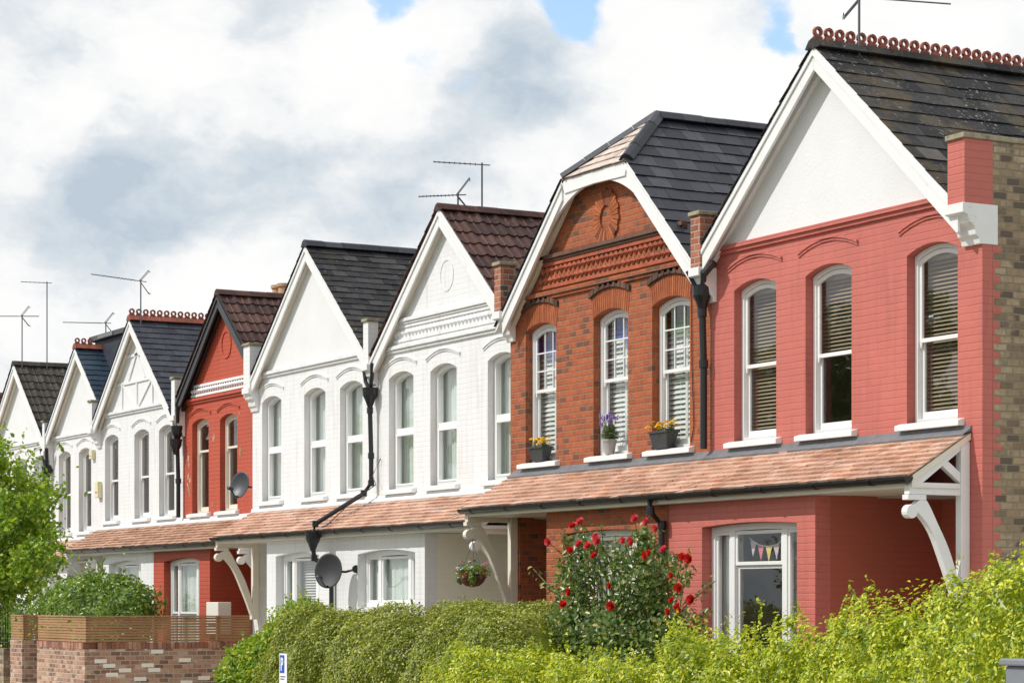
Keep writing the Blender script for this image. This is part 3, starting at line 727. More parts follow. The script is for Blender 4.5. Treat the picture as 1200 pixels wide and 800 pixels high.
        inn = [(gy+math.cos(math.pi+math.pi*k/n)*(gr-.008), gz+math.sin(math.pi+math.pi*k/n)*(gr-.008)) for k in range(n+1)]
        t.prism(out+inn[::-1], xa, xb+.02, 'x')
        k = xa+.3
        while k < xb: t.prism([(p[0]*1.0+(p[0]-gy)*.12, p[1]-.006) for p in out]+[(p[0], p[1]) for p in out[::-1]], k, k+.05, 'x'); k += .95
        for xe in (xa+.001, xb+.012): t.prism(out, xe, xe+.007, 'x')
        t.build('gutter', 'black', po)
        # bay on the ground floor, porch recess
        lw = c.get('lower', c['wall']); ob = c.get('bay_end', 2.87); yb = -.60
        w0, w1 = c.get('bayw', (.70, 2.54)); bz0, bzs, brs = c.get('bayz', (.85, 2.65, .035))
        t = MB(); t.holed(h.P([(0.002, -.6), (ob, -.6), (ob, 2.933), (0.002, 2.933)]), [arch(*sorted((X(w0), X(w1))), bz0, bzs, brs)], yb, yb+.2)
        t.build('bay_wall', lw, root)
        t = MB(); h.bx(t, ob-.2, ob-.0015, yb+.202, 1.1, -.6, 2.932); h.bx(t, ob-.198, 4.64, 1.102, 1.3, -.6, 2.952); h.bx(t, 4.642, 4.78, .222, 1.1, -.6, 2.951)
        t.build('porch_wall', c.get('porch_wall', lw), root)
        t = MB(); h.bx(t, .01, ob-.002, yb+.12, .2, 2.937, 2.950); h.bx(t, ob+.002, 4.60, -.69, 1.29, 2.937, 2.9495); t.build('porch_ceiling', c.get('trim', 'timber_cream'), root)
        d = MB(); h.bx(d, 3.25, 4.55, 1.05, 1.1, .25, 2.65); dr = MB()
        door = d.build('door_frame', 'timber_white', root, .005); h.bx(dr, 3.32, 4.12, 1.02, 1.048, .3, 2.2)
        for z0, z1 in ((.45, 1.05), (1.15, 1.5)):
            for a in (3.42, 3.77): h.bx(dr, a, a+.25, 1.008, 1.019, z0, z1)
        dd = dr.build('front_door', c.get('door', 'door_dark'), door, .006)
        t = MB()
        for o0, o1, z0, z1 in ((3.42, 4.02, 1.6, 2.08), (4.18, 4.50, 1.2, 2.15), (3.32, 4.50, 2.27, 2.58)):
            a, b = sorted((X(o0), X(o1))); t.add([(a, 1.005, z0), (b, 1.005, z0), (b, 1.005, z1), (a, 1.005, z1)], [(0,1,2,3)])
        t.build('door_glass', 'room_dark', door, recalc=False)
        h.bayw = h.bay_window(w0, w1, bz0, bzs, brs, **c['bay'])
        # interior, side and back walls
        t = MB(); h.bx(t, .03, .13, .222, 7, -.6, 5.2); h.bx(t, W-.13, W-.03, 1.302, 7, -.6, 5.2); h.bx(t, W-.13, W-.03, .222, 1.3, 2.9, 5.2); h.bx(t, .132, W-.132, 3.2, 3.3, .3, 5.35); h.bx(t, .132, W-.132, .222, 3.198, 5.36, 5.40)
        h.bx(t, .132, W-.132, .222, 3.198, 2.92, 3.02); h.bx(t, .132, ob-.202, yb+.202, 3.198, .22, .32); h.bx(t, .132, W-.132, 6.8, 7, -.6, 6)
        t.build('inner_wall', 'interior', root)
        if c.get('flank'):
            f = MB(); f.prism([(T+.002, -.6), (9.5, -.6), (9.5, 6.42), (T+.002, 6.42)], *sorted((X(W-.215), X(W-.001))), 'x'); fo = f.build('flank_wall', c['flank'], root)
            # ragged painted return: quoin bricks reach round the corner
            f = MB(); z = -.55; k = 0
            while z < 5.42:
                ln = .10 if k % 2 else .02
                f.box(X(W-.2), X(W)+.0015*h.d, T+.0021, T+.002+ln+rng.uniform(-.015, .015), z, z+.0752); z += .076; k += 1
            f.build('painted_quoins', c['wall'], root)
            f = MB(); h.bx(f, W-.27, W+.025, -.26, 9.5, 6.422, 6.475); f.build('coping', 'coping', fo, .008)
        # party pier and corbel at the outer end (and at the shared boundary)
        for pi, (p0, p1, zb, zt_, matn, cmat, back) in enumerate(c.get('piers', [])):
            t = MB(); h.bx(t, p0, p1, -ov-.06, back, zb, zt_); pier = t.build('parapet_pier', matn, root)
            t = MB(); h.bx(t, p0-.02, p1+.02, -ov-.09, back+.02, zt_+.002, zt_+.05)
            if zt_ < 6.40 or not c.get('flank'): t.build('coping', 'coping', pier, .008)
            t = MB(); q_ = (ov+.09)/.33; bk_ = .19 if c.get('flank') and p1 > 4 else -.001; prof_ = [(bk_, zb-.40), (-.05*q_, zb-.40), (-.07*q_, zb-.34), (-.12*q_, zb-.31), (-.14*q_, zb-.23), (-.22*q_, zb-.19), (-.25*q_, zb-.12), (-.33*q_, zb-.10), (-.33*q_, zb-.002), (bk_, zb-.002)]
            t.prism(prof_, *sorted((X(p0-.012), X(p1+.012))), 'x'); t.build('corbel', cmat, pier, .006)
        # timber bracket at the open end of the porch
        if c.get('bracket', True):
            bm2 = c.get('bracket_mat', 'timber_white'); o0 = e1-.115; o1 = e1-.025; xs = sorted((X(o0), X(o1))); t = MB()
            t.box(xs[0], xs[1], -.115, -.004, 1.75, zt-.10)
            t.prism([(-.118, zt-.19), (-.118, zt-.09), (ye+.03, ze-.075), (ye+.03, ze-.17)], xs[0]+.002, xs[1]-.002, 'x')
            t.prism([(ye+.05, 2.87), (-.117, 2.87), (-.117, 2.99), (ye+.05, 2.99)], xs[0]+.006, xs[1]-.006, 'x')
            t.prism([(-.117, 2.995), (-.117, 3.10), (-.40, 3.30), (-.45, 3.235)], xs[0]+.012, xs[1]-.012, 'x')
            br = t.build('porch_bracket', bm2, root, .006)
            t = MB(); cur = []; cu2 = []
            for k in range(15):
                u = k/14; yy = -.66+.55*(u**.85); zz = 2.80-1.05*u+.10*math.sin(u*math.pi)
                w_ = .095-.03*u+.02*math.cos(u*9)*(1-u)
                cur.append((yy+w_*.62, zz+w_*.45)); cu2.append((yy-w_*.62, zz-w_*.45))
            t.prism(cur+cu2[::-1], xs[0]+.004, xs[1]-.004, 'x')
            n = 14; t.prism([(-.735+.07*math.cos(2*math.pi*k/n), 2.70+.07*math.sin(2*math.pi*k/n)) for k in range(n)], xs[0], xs[1], 'x')
            t.box(xs[0]-.004, xs[1]+.004, -.79, -.56, 2.815, 2.868); t.box(xs[0]-.004, xs[1]+.004, -.14, -.002, 1.64, 1.748)
            t.build('curved_brace', bm2, br, .006)
        # chimney
        for o, y, zb, zt_, n in c.get('chimney', []):
            t = MB(); t.box(X(o)-.35, X(o)+.35, y-.25, y+.25, zb, zt_-.1); t.box(X(o)-.40, X(o)+.40, y-.30, y+.30, zt_-.098, zt_); cs = t.build('chimney', 'pier_brick', ro)
            for k in range(n):
                t = MB(); t.lathe([(.12, zt_), (.11, zt_+.30), (.14, zt_+.32), (.14, zt_+.38), (.09, zt_+.38), (.09, zt_+.1)], (X(o)+(k-(n-1)/2)*.3, y, 0), 16); t.build('chimney_pot', 'chimney_pot', cs, smooth=False)

    def downpipe(h, pts, r=.04, hoppers=(), extra=None, name='downpipe'):
        t = MB(); t.tube(pts, r, 10)
        for p in pts[1:-1]: t.lathe([(r*1.0, -.05), (r*1.35, -.045), (r*1.35, .045), (r*1.0, .05)], p, 10)
        for (x, y, z) in hoppers: t.lathe([(r*1.05, -.2), (.075, -.10), (.115, -.02), (.125, .09), (.13, .10), (.118, .10), (.1, .0)], (x, y, z), 12)
        for e in extra or []: t.tube(e, r*.85, 10)
        return t.build(name, 'black', h.root)

SASH_BR = dict(style='sash', blind=('slat', 'blind_wood', .0, 1.0))
UP = dict(style='upvc', frame='upvc', blind=('curtain', 'curtain', 0, 1))
BY, CY, EY, GY = 0, .4, 1.0, 1.6
bAB, bCD, bEF, bGH = -23.5, -33.45, -43.2, -53.0
DZ = {'AB': 0, 'CD': -.14, 'EF': -.18, 'GH': -.30}

A = House(bAB, 1, BY, 0, 4.86, 'pink painted brick house with white gable, nearest to the viewer',
    wall='pink_brick', gable='render_white', lower='pink_brick', porch_wall='pink_deep', apex=7.86, oc=2.30, ov=.17, roof='slate_a', crest=7, ridge='slate_a', tile=(.30,.25), jit=.004, tth=.007, rlen=9.4, soffit='timber_white',
    flash='lead', windows=[dict(SASH_BR), dict(style='sash', blind=('slat', 'blind_wood', .47, 1.0)), dict(SASH_BR)], flank='stock_brick',
    bay=dict(layout=(.34, 1.0, .34), frame='timber_white', transom=.77, tr_only=(1,), curt=((0, 2), 'curtain_white')),
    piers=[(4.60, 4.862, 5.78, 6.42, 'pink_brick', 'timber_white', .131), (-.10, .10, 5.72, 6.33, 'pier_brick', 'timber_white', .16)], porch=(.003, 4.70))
B = House(bAB, -1, BY, .0, 4.90, 'orange red brick house with clipped gable and flower pots on its sills',
    wall='red_brick', gable='red_brick', gy=-.002, lower='red_brick', porch_wall='red_brick', apex=8.0, slope=.96, knee=7.24, hip_y=.75, oc=2.37, ov=.17, roof='slate_b', hip='hip_glare', ridge='slate_b', tile=(.30, .235), tth=.008, foot=5.66,
    string='red_brick', zm=5.86, band=(5.97, 6.22, 'red_terra'), band_cap='dark_brick', roundel=(6.66, .32, 'red_roundel', True), voussoirs=True,
    flash='lead', tint=[('glass_green', 'glass_green', 'glass_green'), ('glass', 'glass_blue', 'glass'), ('glass_blue', 'glass_lilac', 'glass_blue')],
    windows=[dict(style='sash', panes=(3, 3), mid=.52, blind=('shutter', 'blind_white', .0, .99))]*3,
    bay=dict(layout=(.42, 1.0, .42), frame='timber_white', curt=((1,), 'curtain_white'), bars=(0, 2)), bayw=(.55, 2.45),
    piers=[(4.76, 4.94, 5.72, 6.34, 'pier_brick', 'timber_white', .0)], porch=(.003, 4.80), trim='timber_cream', bracket_mat='timber_cream')
Cc = House(bCD, 1, CY, DZ['CD'], 4.90, 'white painted brick house with brown tiled roof and moulded gable band',
    wall='white_brick', gable='white_brick', apex=7.68, oc=2.42, ov=.11, roof='tile_brown', ridge='tile_brown', tile=(.30, .30), prof=PANTILE, tth=.016, foot=5.45,
    string='white_brick', zm=5.80, wt=-.06, hood=.17, band=(5.92, 6.08, 'white_brick'), band_cap='white_brick', roundel=(6.72, .22, 'white_brick', False), windows=[dict(UP, mid=.5)]*3,
    bay=dict(layout=(.42, 1.0, .36), frame='upvc', curt=((0, 1, 2), 'curtain')), porch_wall='cream_brick', trim='timber_cream', bayw=(.62, 2.56), bayz=(1.86, 2.66, .06),
    piers=[(4.68, 4.90, 5.62, 6.25, 'white_brick', 'timber_white', .0)], porch=(.003, 4.72))
Dd = House(bCD, -1, CY, DZ['CD'], 4.90, 'white painted brick house with dark mossy slate roof and plain white gable',
    wall='white_brick', gable='render_white', apex=7.77, oc=2.35, ov=.11, roof='slate_d', ridge='slate_b', foot=5.45, zm=5.83, wt=-.06, hood=.17, tth=.007, tile=(.24, .16),
    windows=[dict(UP, mid=.5)]*3, bay=dict(layout=(.36, 1.0, .30), frame='upvc', curt=((0,), 'curtain'), blind=((1,), 'blind_white')), bayw=(.80, 2.50), bayz=(.85, 2.68, .06), porch_wall='cream_brick', trim='timber_cream', bracket_mat='timber_cream',
    piers=[(4.62, 4.90, 5.62, 6.34, 'white_brick', 'timber_white', .1), (-.09, .09, 5.62, 6.27, 'white_brick', 'timber_white', .0)], porch=(.003, 4.72))
Ee = House(bEF, 1, EY, DZ['EF'], 4.90, 'dark red painted brick house with black bargeboards',
    wall='red_paint', gable='red_paint', gy=-.003, apex=7.64, oc=2.2, ov=.15, roof='tile_brown', ridge='tile_brown', tile=(.30, .30), prof=PANTILE, tth=.016, barge='timber_black', soffit='timber_black', foot=5.35,
    string='red_paint', zm=5.80, wt=-.06, hood=.15, band=(5.90, 6.03, 'timber_white'), roundel=(6.72, .24, 'red_paint', False), windows=[dict(style='sash', frame='timber_cream', mid=.66)]*3,
    bay=dict(layout=(.30, .8, .30), frame='upvc', transom=.5, curt=((0, 1, 2), 'curtain')), bayw=(.55, 2.36), bayz=(.75, 2.74, .06), ptile='terracotta_old', chimney=[(-.15, 2.1, 5.0, 7.84, 2)],
    piers=[(4.60, 4.90, 5.62, 6.2, 'white_brick', 'timber_white', .0)], porch=(.003, 4.72))
Ff = House(bEF, -1, EY, DZ['EF'], 4.90, 'white house with boarded timber gable and red crested ridge',
    wall='white_brick', gable='render_white', apex=7.66, oc=2.50, ov=.15, roof='slate_f', ridge='crest', crest=7, foot=5.45, zm=5.86, wt=-.06, hood=.16,
    windows=[dict(style='sash', blind=('slat', 'blind_wood', .5, 1))]*3, bay=dict(layout=(.36, 1.0, .36), frame='upvc', curt=((0, 1, 2), 'curtain')), bayz=(.75, 2.74, .06), ptile='terracotta_old', porch_wall='cream_brick',
    piers=[(4.70, 4.90, 5.6, 6.15, 'white_brick', 'timber_white', .0), (-.09, .09, 5.55, 6.24, 'white_brick', 'timber_white', .0)], porch=(.003, 4.72))
Gg = House(bGH, 1, GY, DZ['GH'], 4.90, 'white house with new blue slate roof and black box dormer',
    wall='white_brick', gable='render_white', apex=7.72, oc=2.15, ov=.15, roof='slate_g', ridge='crest', crest=.5, foot=5.45, zm=5.83, hood=.16,
    windows=[dict(style='sash', blind=('slat', 'blind_wood', .5, 1))]*3, bay=dict(layout=(.36, 1.0, .36), frame='upvc', curt=((0, 1, 2), 'curtain')), porch_wall='cream_brick',
    piers=[(4.70, 4.90, 5.6, 6.15, 'white_brick', 'timber_white', .0)], porch=(.003, 4.72))
Hh = House(bGH, -1, GY, DZ['GH'], 4.90, 'white house with dark lichened concrete tile roof at the far left',
    wall='white_brick', gable='render_white', apex=7.74, oc=2.35, ov=.15, roof='tile_dark', ridge='tile_dark', tile=(.30, .30), prof=PANTILE, tth=.016, foot=5.45, zm=5.83, hood=.16,
    windows=[dict(UP, mid=.5)]*3, bay=dict(layout=(.36, 1.0, .36), frame='upvc', curt=((0, 1, 2), 'curtain')), porch_wall='cream_brick',
    piers=[(4.70, 4.90, 5.6, 6.15, 'white_brick', 'timber_white', .0), (-.08, .08, 5.55, 6.2, 'white_brick', 'timber_white', .0)], porch=(.003, 4.72))
Ii = House(-62.7, 1, 2.2, -.38, 4.90, 'farthest house, reddish roof edge just showing at the left edge',
    wall='white_brick', gable='render_cream', apex=7.5, oc=2.35, ov=.15, roof='tile_brown', ridge='tile_brown', tile=(.30, .30), prof=PANTILE, tth=.016, foot=5.45, zm=5.83, hood=.16,
    windows=[dict(UP, mid=.5)]*3, bay=dict(layout=(.36, 1.0, .36), frame='upvc', curt=((0, 1, 2), 'curtain')), porch=(.003, 4.72))
for hs in (A, B, Cc, Dd, Ee, Ff, Gg, Hh, Ii): hs.build()

# applied timbers on one gable
t = MB()
def stick(o0, z0, o1, z1, w=.055):
    a, b = Vector((Ff.X(o0+.16), z0)), Vector((Ff.X(o1+.16), z1)); d = (b-a).normalized(); n = Vector((-d.y, d.x))*w/2
    t.prism([tuple(a+n), tuple(b+n), tuple(b-n), tuple(a-n)], -.04, .0)
for q in ((1.1, 6.42, 3.55, 6.42), (2.34, 5.86, 2.34, 6.40), (1.45, 5.86, 1.45, 6.40), (3.2, 5.86, 3.2, 6.40), (2.30, 5.88, 1.50, 6.40), (2.38, 5.88, 3.15, 6.40), (1.85, 6.45, 2.34, 7.0), (2.83, 6.45, 2.34, 7.0), (1.75, 6.95, 2.95, 6.95)): stick(*q)
t.build('gable_timbers', 'timber_white', Ff.root)
# box dormer on the blue slate roof, ridge vent on the brown tiled roof
t = MB(); t.box(Gg.X(1.75), Gg.X(4.6), .42, 5, 5.6, 7.90); dm = t.build('dormer', 'slate_f', Gg.root)
t = MB(); t.box(Gg.X(1.60), Gg.X(4.7), .32, 5.1, 7.902, 8.02); t.build('dormer_roof', 'timber_black', dm, .01)
t = MB(); t.box(Gg.X(2.2), Gg.X(3.2), .308, .317, 7.92, 8.0); t.build('dormer_vent', 'lead', dm)
t = MB(); t.lathe([(.14, 7.62), (.14, 7.74), (.18, 7.75), (.18, 7.79), (.05, 7.80)], (Cc.X(2.37), 2.6, 0), 14); t.build('ridge_vent', 'tile_brown', Cc.root)
# bare plaster patches on the dark red wall
t = MB()
for o, z, r_ in ((.28, 4.72, .06), (.30, 4.60, .05), (.26, 4.38, .05), (.36, 4.30, .05), (.30, 4.14, .06), (.24, 4.22, .04), (.34, 4.05, .045), (1.56, 5.03, .06), (2.85, 4.72, .07), (2.80, 5.4, .03), (1.5, 3.8, .03)):
    pl = []
    for k in range(9):
        a = 2*math.pi*k/9; q = r_*rng.uniform(.6, 1.25); pl.append((Ee.X(o)+math.cos(a)*q*.9, z+math.sin(a)*q*1.3))
    t.prism(pl, -.004, .01)
t.build('bare_patch', 'pot_stone' if False else 'terracotta_old', Ee.root)

# rainwater pipes
ax = A.X(.0)
A.downpipe([(ax-.02, -.12, 5.42), (ax-.02, -.12, 5.2), (ax-.02, -.10, 4.6), (ax-.02, -.10, 3.60)], .042, [(ax-.02, -.12, 5.42)],
   [[(ax-.14, -.24, 5.70), (ax-.10, -.18, 5.56), (ax-.04, -.13, 5.46)], [(ax+.16, -.22, 5.66), (ax+.08, -.17, 5.55), (ax+.0, -.13, 5.46)], [(ax+.14, -.2, 5.62), (ax+.30, -.16, 5.75)]])
A.downpipe([(ax-.06, -.818, 2.98), (ax-.06, -.818, 2.86), (ax-.06, -.66, 2.70), (ax-.06, -.655, .0)], .038)
cx = Cc.X(.0)
Cc.downpipe([(cx+.05, -.12, 5.15), (cx+.05, -.12, 4.9), (cx+.05, -.10, 4.2), (cx+.05, -.10, 3.78), (cx+.0, -.2, 3.62), (cx-.40, -.84, 3.15), (cx-.40, -.87, 3.03)], .037, [(cx+.05, -.12, 5.15), (cx-.40, -.88, 2.93)],
   [[(cx+.20, -.15, 5.62), (cx+.16, -.14, 5.42), (cx+.07, -.12, 5.22)], [(cx-.10, -.15, 5.55), (cx-.07, -.14, 5.36), (cx+.03, -.12, 5.22)]])
Cc.downpipe([(cx-.40, -.88, 2.80), (cx-.40, -.86, 2.62), (cx-.26, -.70, 2.44), (cx-.20, -.66, 2.34), (cx-.20, -.655, 0)], .037)
ex = Ee.X(.0)
Ee.downpipe([(ex-.0, -.12, 5.25), (ex-.0, -.12, 5.0), (ex-.0, -.10, 4.3), (ex-.0, -.10, 3.60)], .042, [(ex, -.12, 5.25), (ex+.02, -.16, 5.0)],
   [[(ex+.22, -.2, 5.72), (ex+.12, -.16, 5.5), (ex+.02, -.13, 5.3)], [(ex-.2, -.2, 5.7), (ex-.1, -.16, 5.5), (ex-.02, -.13, 5.3)]])
gx = Gg.X(.0)
Gg.downpipe([(gx, -.12, 5.1), (gx, -.12, 4.9), (gx, -.10, 3.60)], .05, [(gx, -.12, 5.1)], [[(gx+.2, -.2, 5.6), (gx+.03, -.13, 5.16)], [(gx-.2, -.2, 5.6), (gx-.03, -.13, 5.16)]])
# thin cables on the fronts
t = MB(); t.tube([(B.X(.42), -.015, 5.9), (B.X(.40), -.015, 4.6), (B.X(.36), -.015, 3.9), (B.X(.42), -.015, 3.70)], .006, 5); t.build('cable', 'wire', B.root)
t = MB(); t.tube([(Cc.X(.22), -.02, 4.15), (Cc.X(.10), -.10, 3.9), (Cc.X(.22), -.10, 3.75), (Cc.X(.0), -.45, 3.45), (Cc.X(-.12), -.80, 3.10)], .008, 5); t.build('cable', 'wire', Cc.root)

# ------------------------------------------------------------------ fittings on the houses
def aerial(loc, mast, boom, az, n, label, elev=0, refl=True, el=.16, start=.0):
    o = empty('tv_aerial', loc, label, 'tv aerial', 'television aerials on the roofs')
    t = MB(); t.tube([(0,0,-.3), (0,0,mast)], .014, 8); t.build('mast', 'steel', o)
    d = Vector((math.cos(az)*math.cos(elev), math.sin(az)*math.cos(elev), math.sin(elev))); s = Vector((-math.sin(az), math.cos(az), 0)); b0 = Vector((0,0,mast-.03))
    t = MB(); t.tube([b0-d*.12, b0+d*boom], .009, 6); bo = t.build('boom', 'steel', o)
    t = MB()
    for i in range(n):
        p = b0+d*(boom*(.15+.85*i/max(1, n-1))-.01); w = el*(1-.35*i/n); t.tube([p-s*w, p+s*w], .005, 5)
    if refl:
        for a in (.9, -.9):
            up = (Vector((0,0,1))*math.sin(a)-d*math.cos(a)); 
            for w in (-.08, 0, .08): t.tube([b0+d*.02+s*w, b0+d*.02+s*w+up*.30], .006, 5)
            t.tube([b0+up*.28-s*.14, b0+up*.28+s*.14], .006, 5)
    t.build('elements', 'steel', bo); return o
AZL = math.pi
LEFT = R(241)
aerial((-21.13, .36, 7.95), .52, 1.0, R(55), 0, 'bare tv aerial on the pink house ridge, cut by the top of the photo', elev=-.10)
aerial((-31.08, 1.00, 7.62), .66, .72, LEFT, 9, 'tall tv aerial on the brown tiled roof of the white house', elev=.06, refl=False, el=.10)
aerial((-31.08, .60, 7.62), .18, .58, LEFT, 10, 'low tv aerial just above the brown tiled ridge', elev=-.04, el=.10)
aerial((-45.54, 1.00, 7.60), .66, 1.0, LEFT, 13, 'tv aerial with tilted boom on the red crested ridge', elev=.14)
aerial((-55.20, 2.19, 7.48), 1.95, .62, LEFT, 6, 'tallest tv aerial on the dark lichened roof at far left', elev=.04, refl=False, el=.10)
o = aerial((-55.20, 1.58, 7.48), 1.12, .9, LEFT, 12, 'shorter tv aerial beside the tallest mast at far left', elev=.0, el=.12)
aerial((-50.65, 2.06, 7.58), .42, .95, LEFT, 13, 'tv aerial above the black box dormer', elev=.02, el=.12)
t = MB(); s_ = Vector((math.cos(LEFT), math.sin(LEFT), 0)); t.tube([Vector((0,0,1.09)), Vector((0,0,1.09))-s_*.4], .012, 6); t.build('boom', 'steel', o)

def sat_dish(loc, rad, face, label, mat, arm_to):
    o = empty('satellite_dish', loc, label, 'satellite dish', 'satellite dishes on the fronts')
    f = Vector(face).normalized(); q = f.to_track_quat('Z', 'Y').to_matrix()
    t = MB(); prof = [(.001, .0)]+[(rad*k/8, rad*.28*(k/8)**2) for k in range(1, 9)]; back = [(r, z-.012) for r, z in prof[::-1]]
    t.lathe(prof+back, n=30); t.v = [tuple(q@Vector((v[0], v[1]*1.08, v[2]))) for v in t.v]; t.build('reflector', mat, o, smooth=True)
    t = MB(); e = q@Vector((0, -rad*1.0, .12)); tip = q@Vector((0, -rad*.55, rad*1.15)); t.tube([q@Vector((0, -rad*.9, .0)), e, tip], .013, 8); arm = t.build('feed_arm', 'black', o)
    t = MB(); t.lathe([(.02, -.06), (.032, -.055), (.032, .04), (.024, .06)], (0,0,0), 12); t.v = [tuple((q@Vector((v[0], v[1], -v[2])))+tip) for v in t.v]; t.build('receiver', 'dish', arm)
    t = MB(); bk = q@Vector((0, 0, -.06)); t.tube([q@Vector((0,0,.0)), bk, Vector(arm_to)*.6+Vector((0,0,-.03)), Vector(arm_to)], .018, 8); t.lathe([(.06, -.015), (.06, .015)], arm_to, 12, 'x'); t.build('bracket', 'black', o)
    return o
# the dish at the dark red house is bolted to the neighbour's projecting corner; the lower one to the bay by the drainpipe
sat_dish((-38.95, .45, 3.84), .225, (.35, -.90, .22), 'round grey satellite dish above the porch roof beside the dark red wall', 'dish', (.63, .12, -.03))
sat_dish((-33.15, -.50, 2.27), .25, (.50, -.85, .10), 'dark mesh satellite dish in front of the swan neck drainpipe', 'dish_dark', (.30, .28, .03))

def flowers(mb, centres, r):
    for c in centres:
        up = Vector((rng.uniform(-.5, .5), rng.uniform(-.9, .1), 1)).normalized(); q = up.to_track_quat('Z', 'Y').to_matrix()
        for ring, (n, rr, tl) in enumerate(((9, 1, .15), (7, .72, .5), (5, .4, .9))):
            for k in range(n):
                a = 2*math.pi*k/n+ring*.4; d = Vector((math.cos(a), math.sin(a), 0)); s = Vector((-math.sin(a), math.cos(a), 0)); z = Vector((0,0,1))
                pts = [d*.05*r, d*r*rr*.6+s*r*.24+z*r*tl*.35, d*r*rr+z*r*tl*.55, d*r*rr*.6-s*r*.24+z*r*tl*.35]
                mb.add([tuple((q@p)+Vector(c)) for p in pts], [(0,1,2,3)])
def window_planter(loc, label, seed):
    g = random.Random(seed); o = empty('window_planter', loc, label, 'planter', 'flower pots on the brick house sills')
    t = MB(); v = []
    for (wx, wy, z) in ((.145, .055, 0), (.20, .085, .19), (.215, .10, .19), (.215, .10, .215), (.19, .075, .215), (.18, .068, .14)):
        v += [(-wx,-wy,z), (wx,-wy,z), (wx,wy,z), (-wx,wy,z)]
    t.add(v, [(0,3,2,1)]+[(i*4+k, i*4+(k+1) % 4, i*4+4+(k+1) % 4, i*4+4+k) for i in range(5) for k in range(4)]+[(20,21,22,23)]); t.build('trough', 'pot_grey', o)
    cs = [(g.uniform(-.21, .21), g.uniform(-.11, .07), .25+g.uniform(0, .085)) for _ in range(26)]
    for c in cs:
        t = MB(); flowers(t, [c], g.uniform(.032, .045)); t.build('marigold', 'petal_yellow', o, recalc=False)
    P, Q = ellipsoid_points([((0,0,.20), (.21,.09,.085))], 260, .03, .02); L, W = leaf_arrays(260, .03, .055, .45); leaf_object('leaves', P, Q, L, W, 'leaf_small', o)
    return o
zs_ = ZT['sill']+.002
window_planter((B.b-4.07, -.005, zs_), 'grey trough of yellow marigolds on the leftmost sill of the brick house', 3).scale = (.92,)*3
window_planter((B.b-1.04, -.005, zs_), 'grey trough of yellow orange marigolds on the sill beside the black drainpipe', 5)
o = empty('lavender_pot', (B.b-2.30, -.005, zs_), 'pale pot of purple lavender on the middle sill of the brick house', 'plant pot', 'flower pots on the brick house sills'); o.scale = (.84,)*3
t = MB(); t.lathe([(.07, 0), (.098, .19), (.108, .192), (.108, .225), (.092, .225), (.088, .17)], n=20); t.build('pot', 'pot_stone', o)
P, Q = ellipsoid_points([((0,0,.31), (.15,.11,.13))], 700, .05, .03); L, W = leaf_arrays(700, .04, .08, .16); leaf_object('leaves', P, Q*.4+unit(700), L, W, 'leaf_small', o)
st = MB(); hd = []
for k in range(34):
    a = rng.uniform(0, 6.28); rr = rng.uniform(.02, .22); b = Vector((0,0,.28)); tip = Vector((math.cos(a)*rr, math.sin(a)*rr*.6, rng.uniform(.44, .60))); st.tube([b, (b+tip)/2+Vector((0,0,.03)), tip], .003, 4)
    hd.append(tip)
st.build('stems', 'stem_green', o)
for k, tip in enumerate(hd):
    t = MB()
    for i in range(4): t.lathe([(.004, -.012), (.013, -.004), (.012, .006), (.003, .012)], tuple(tip+Vector((rng.uniform(-.004,.004), rng.uniform(-.004,.004), (i-1.5)*.018))), 6)
    t.build('lavender_head', 'petal_purple' if k % 3 else 'petal_white', o)

# hanging basket below the cream timber bracket
hb = empty('hanging_basket', (-28.33, -.62, 2.00), 'round hanging basket of pink and white flowers below the cream porch bracket', 'hanging basket'); hb.scale = (.86,)*3
t = MB(); t.lathe([(.02, 0), (.11, .02), (.18, .08), (.215, .17), (.22, .20), (.20, .20), (.19, .17)], n=22); t.build('basket', 'basket', hb, smooth=True)
t = MB()
for a in (.4, 2.5, 4.6): t.tube([(math.cos(a)*.21, math.sin(a)*.21, .19), (0, 0, .70)], .004, 5)
t.tube([(0,0,.69), (0,0,.80), (.05,.0,.84)], .006, 6); t.build('chains', 'steel', hb)
P, Q = ellipsoid_points([((0,0,.25), (.27,.27,.14)), ((-.22,-.1,.14), (.09,.09,.13)), ((.22,-.12,.15), (.09,.09,.12))], 900, .04, .05); L, W = leaf_arrays(900, .03, .06, .55); leaf_object('foliage', P, Q, L, W, 'leaf_bush', hb)
P, Q = ellipsoid_points([((0,0,.26), (.28,.28,.15))], 44, .0, .03)
for k, p in enumerate(P):
    t = MB(); flowers(t, [tuple(p)], .032); t.build('blossom', ('petal_lilac', 'petal_white', 'petal_pink', 'petal_purple')[k % 4], hb, recalc=False)

def wallbox(name, loc, sx, sy, sz, mat, label, cat, tilt=0, group=None):
    o = empty(name, loc, label, cat, group)
    t = MB(); t.prism([(-sx/2, 0), (sx/2, 0), (sx/2*(1-tilt), sz), (-sx/2*(1-tilt), sz)], -sy, 0); b = t.build('casing', mat, o, .012)
    t = MB(); t.box(-sx*.3, sx*.3, -sy-.006, -sy-.001, sz*.3, sz*.36); t.build('strip', 'lead', o); return o
wallbox('alarm_box', (Ff.b-.70-.14, EY-.002, 4.33), .26, .09, .34, 'alarm', 'cream alarm box on the white wall right of the crested white house', 'alarm box', .15) if False else None
wallbox('alarm_box', (-47.95, EY-.002, 3.98), .21, .10, .34, 'alarm', 'cream alarm box at the outer edge of the white house with boarded gable', 'alarm box', .12)
wallbox('floodlight', (-50.1, GY-.002, 4.92), .18, .09, .20, 'alarm', 'small pale light fitting above the cream alarm box', 'light fitting', .05)
wallbox('meter_box', (-39.30, .28, 1.22), .56, .25, .58, 'meter', 'cream meter cupboard in the dark red porch behind the slatted fence', 'meter cupboard')

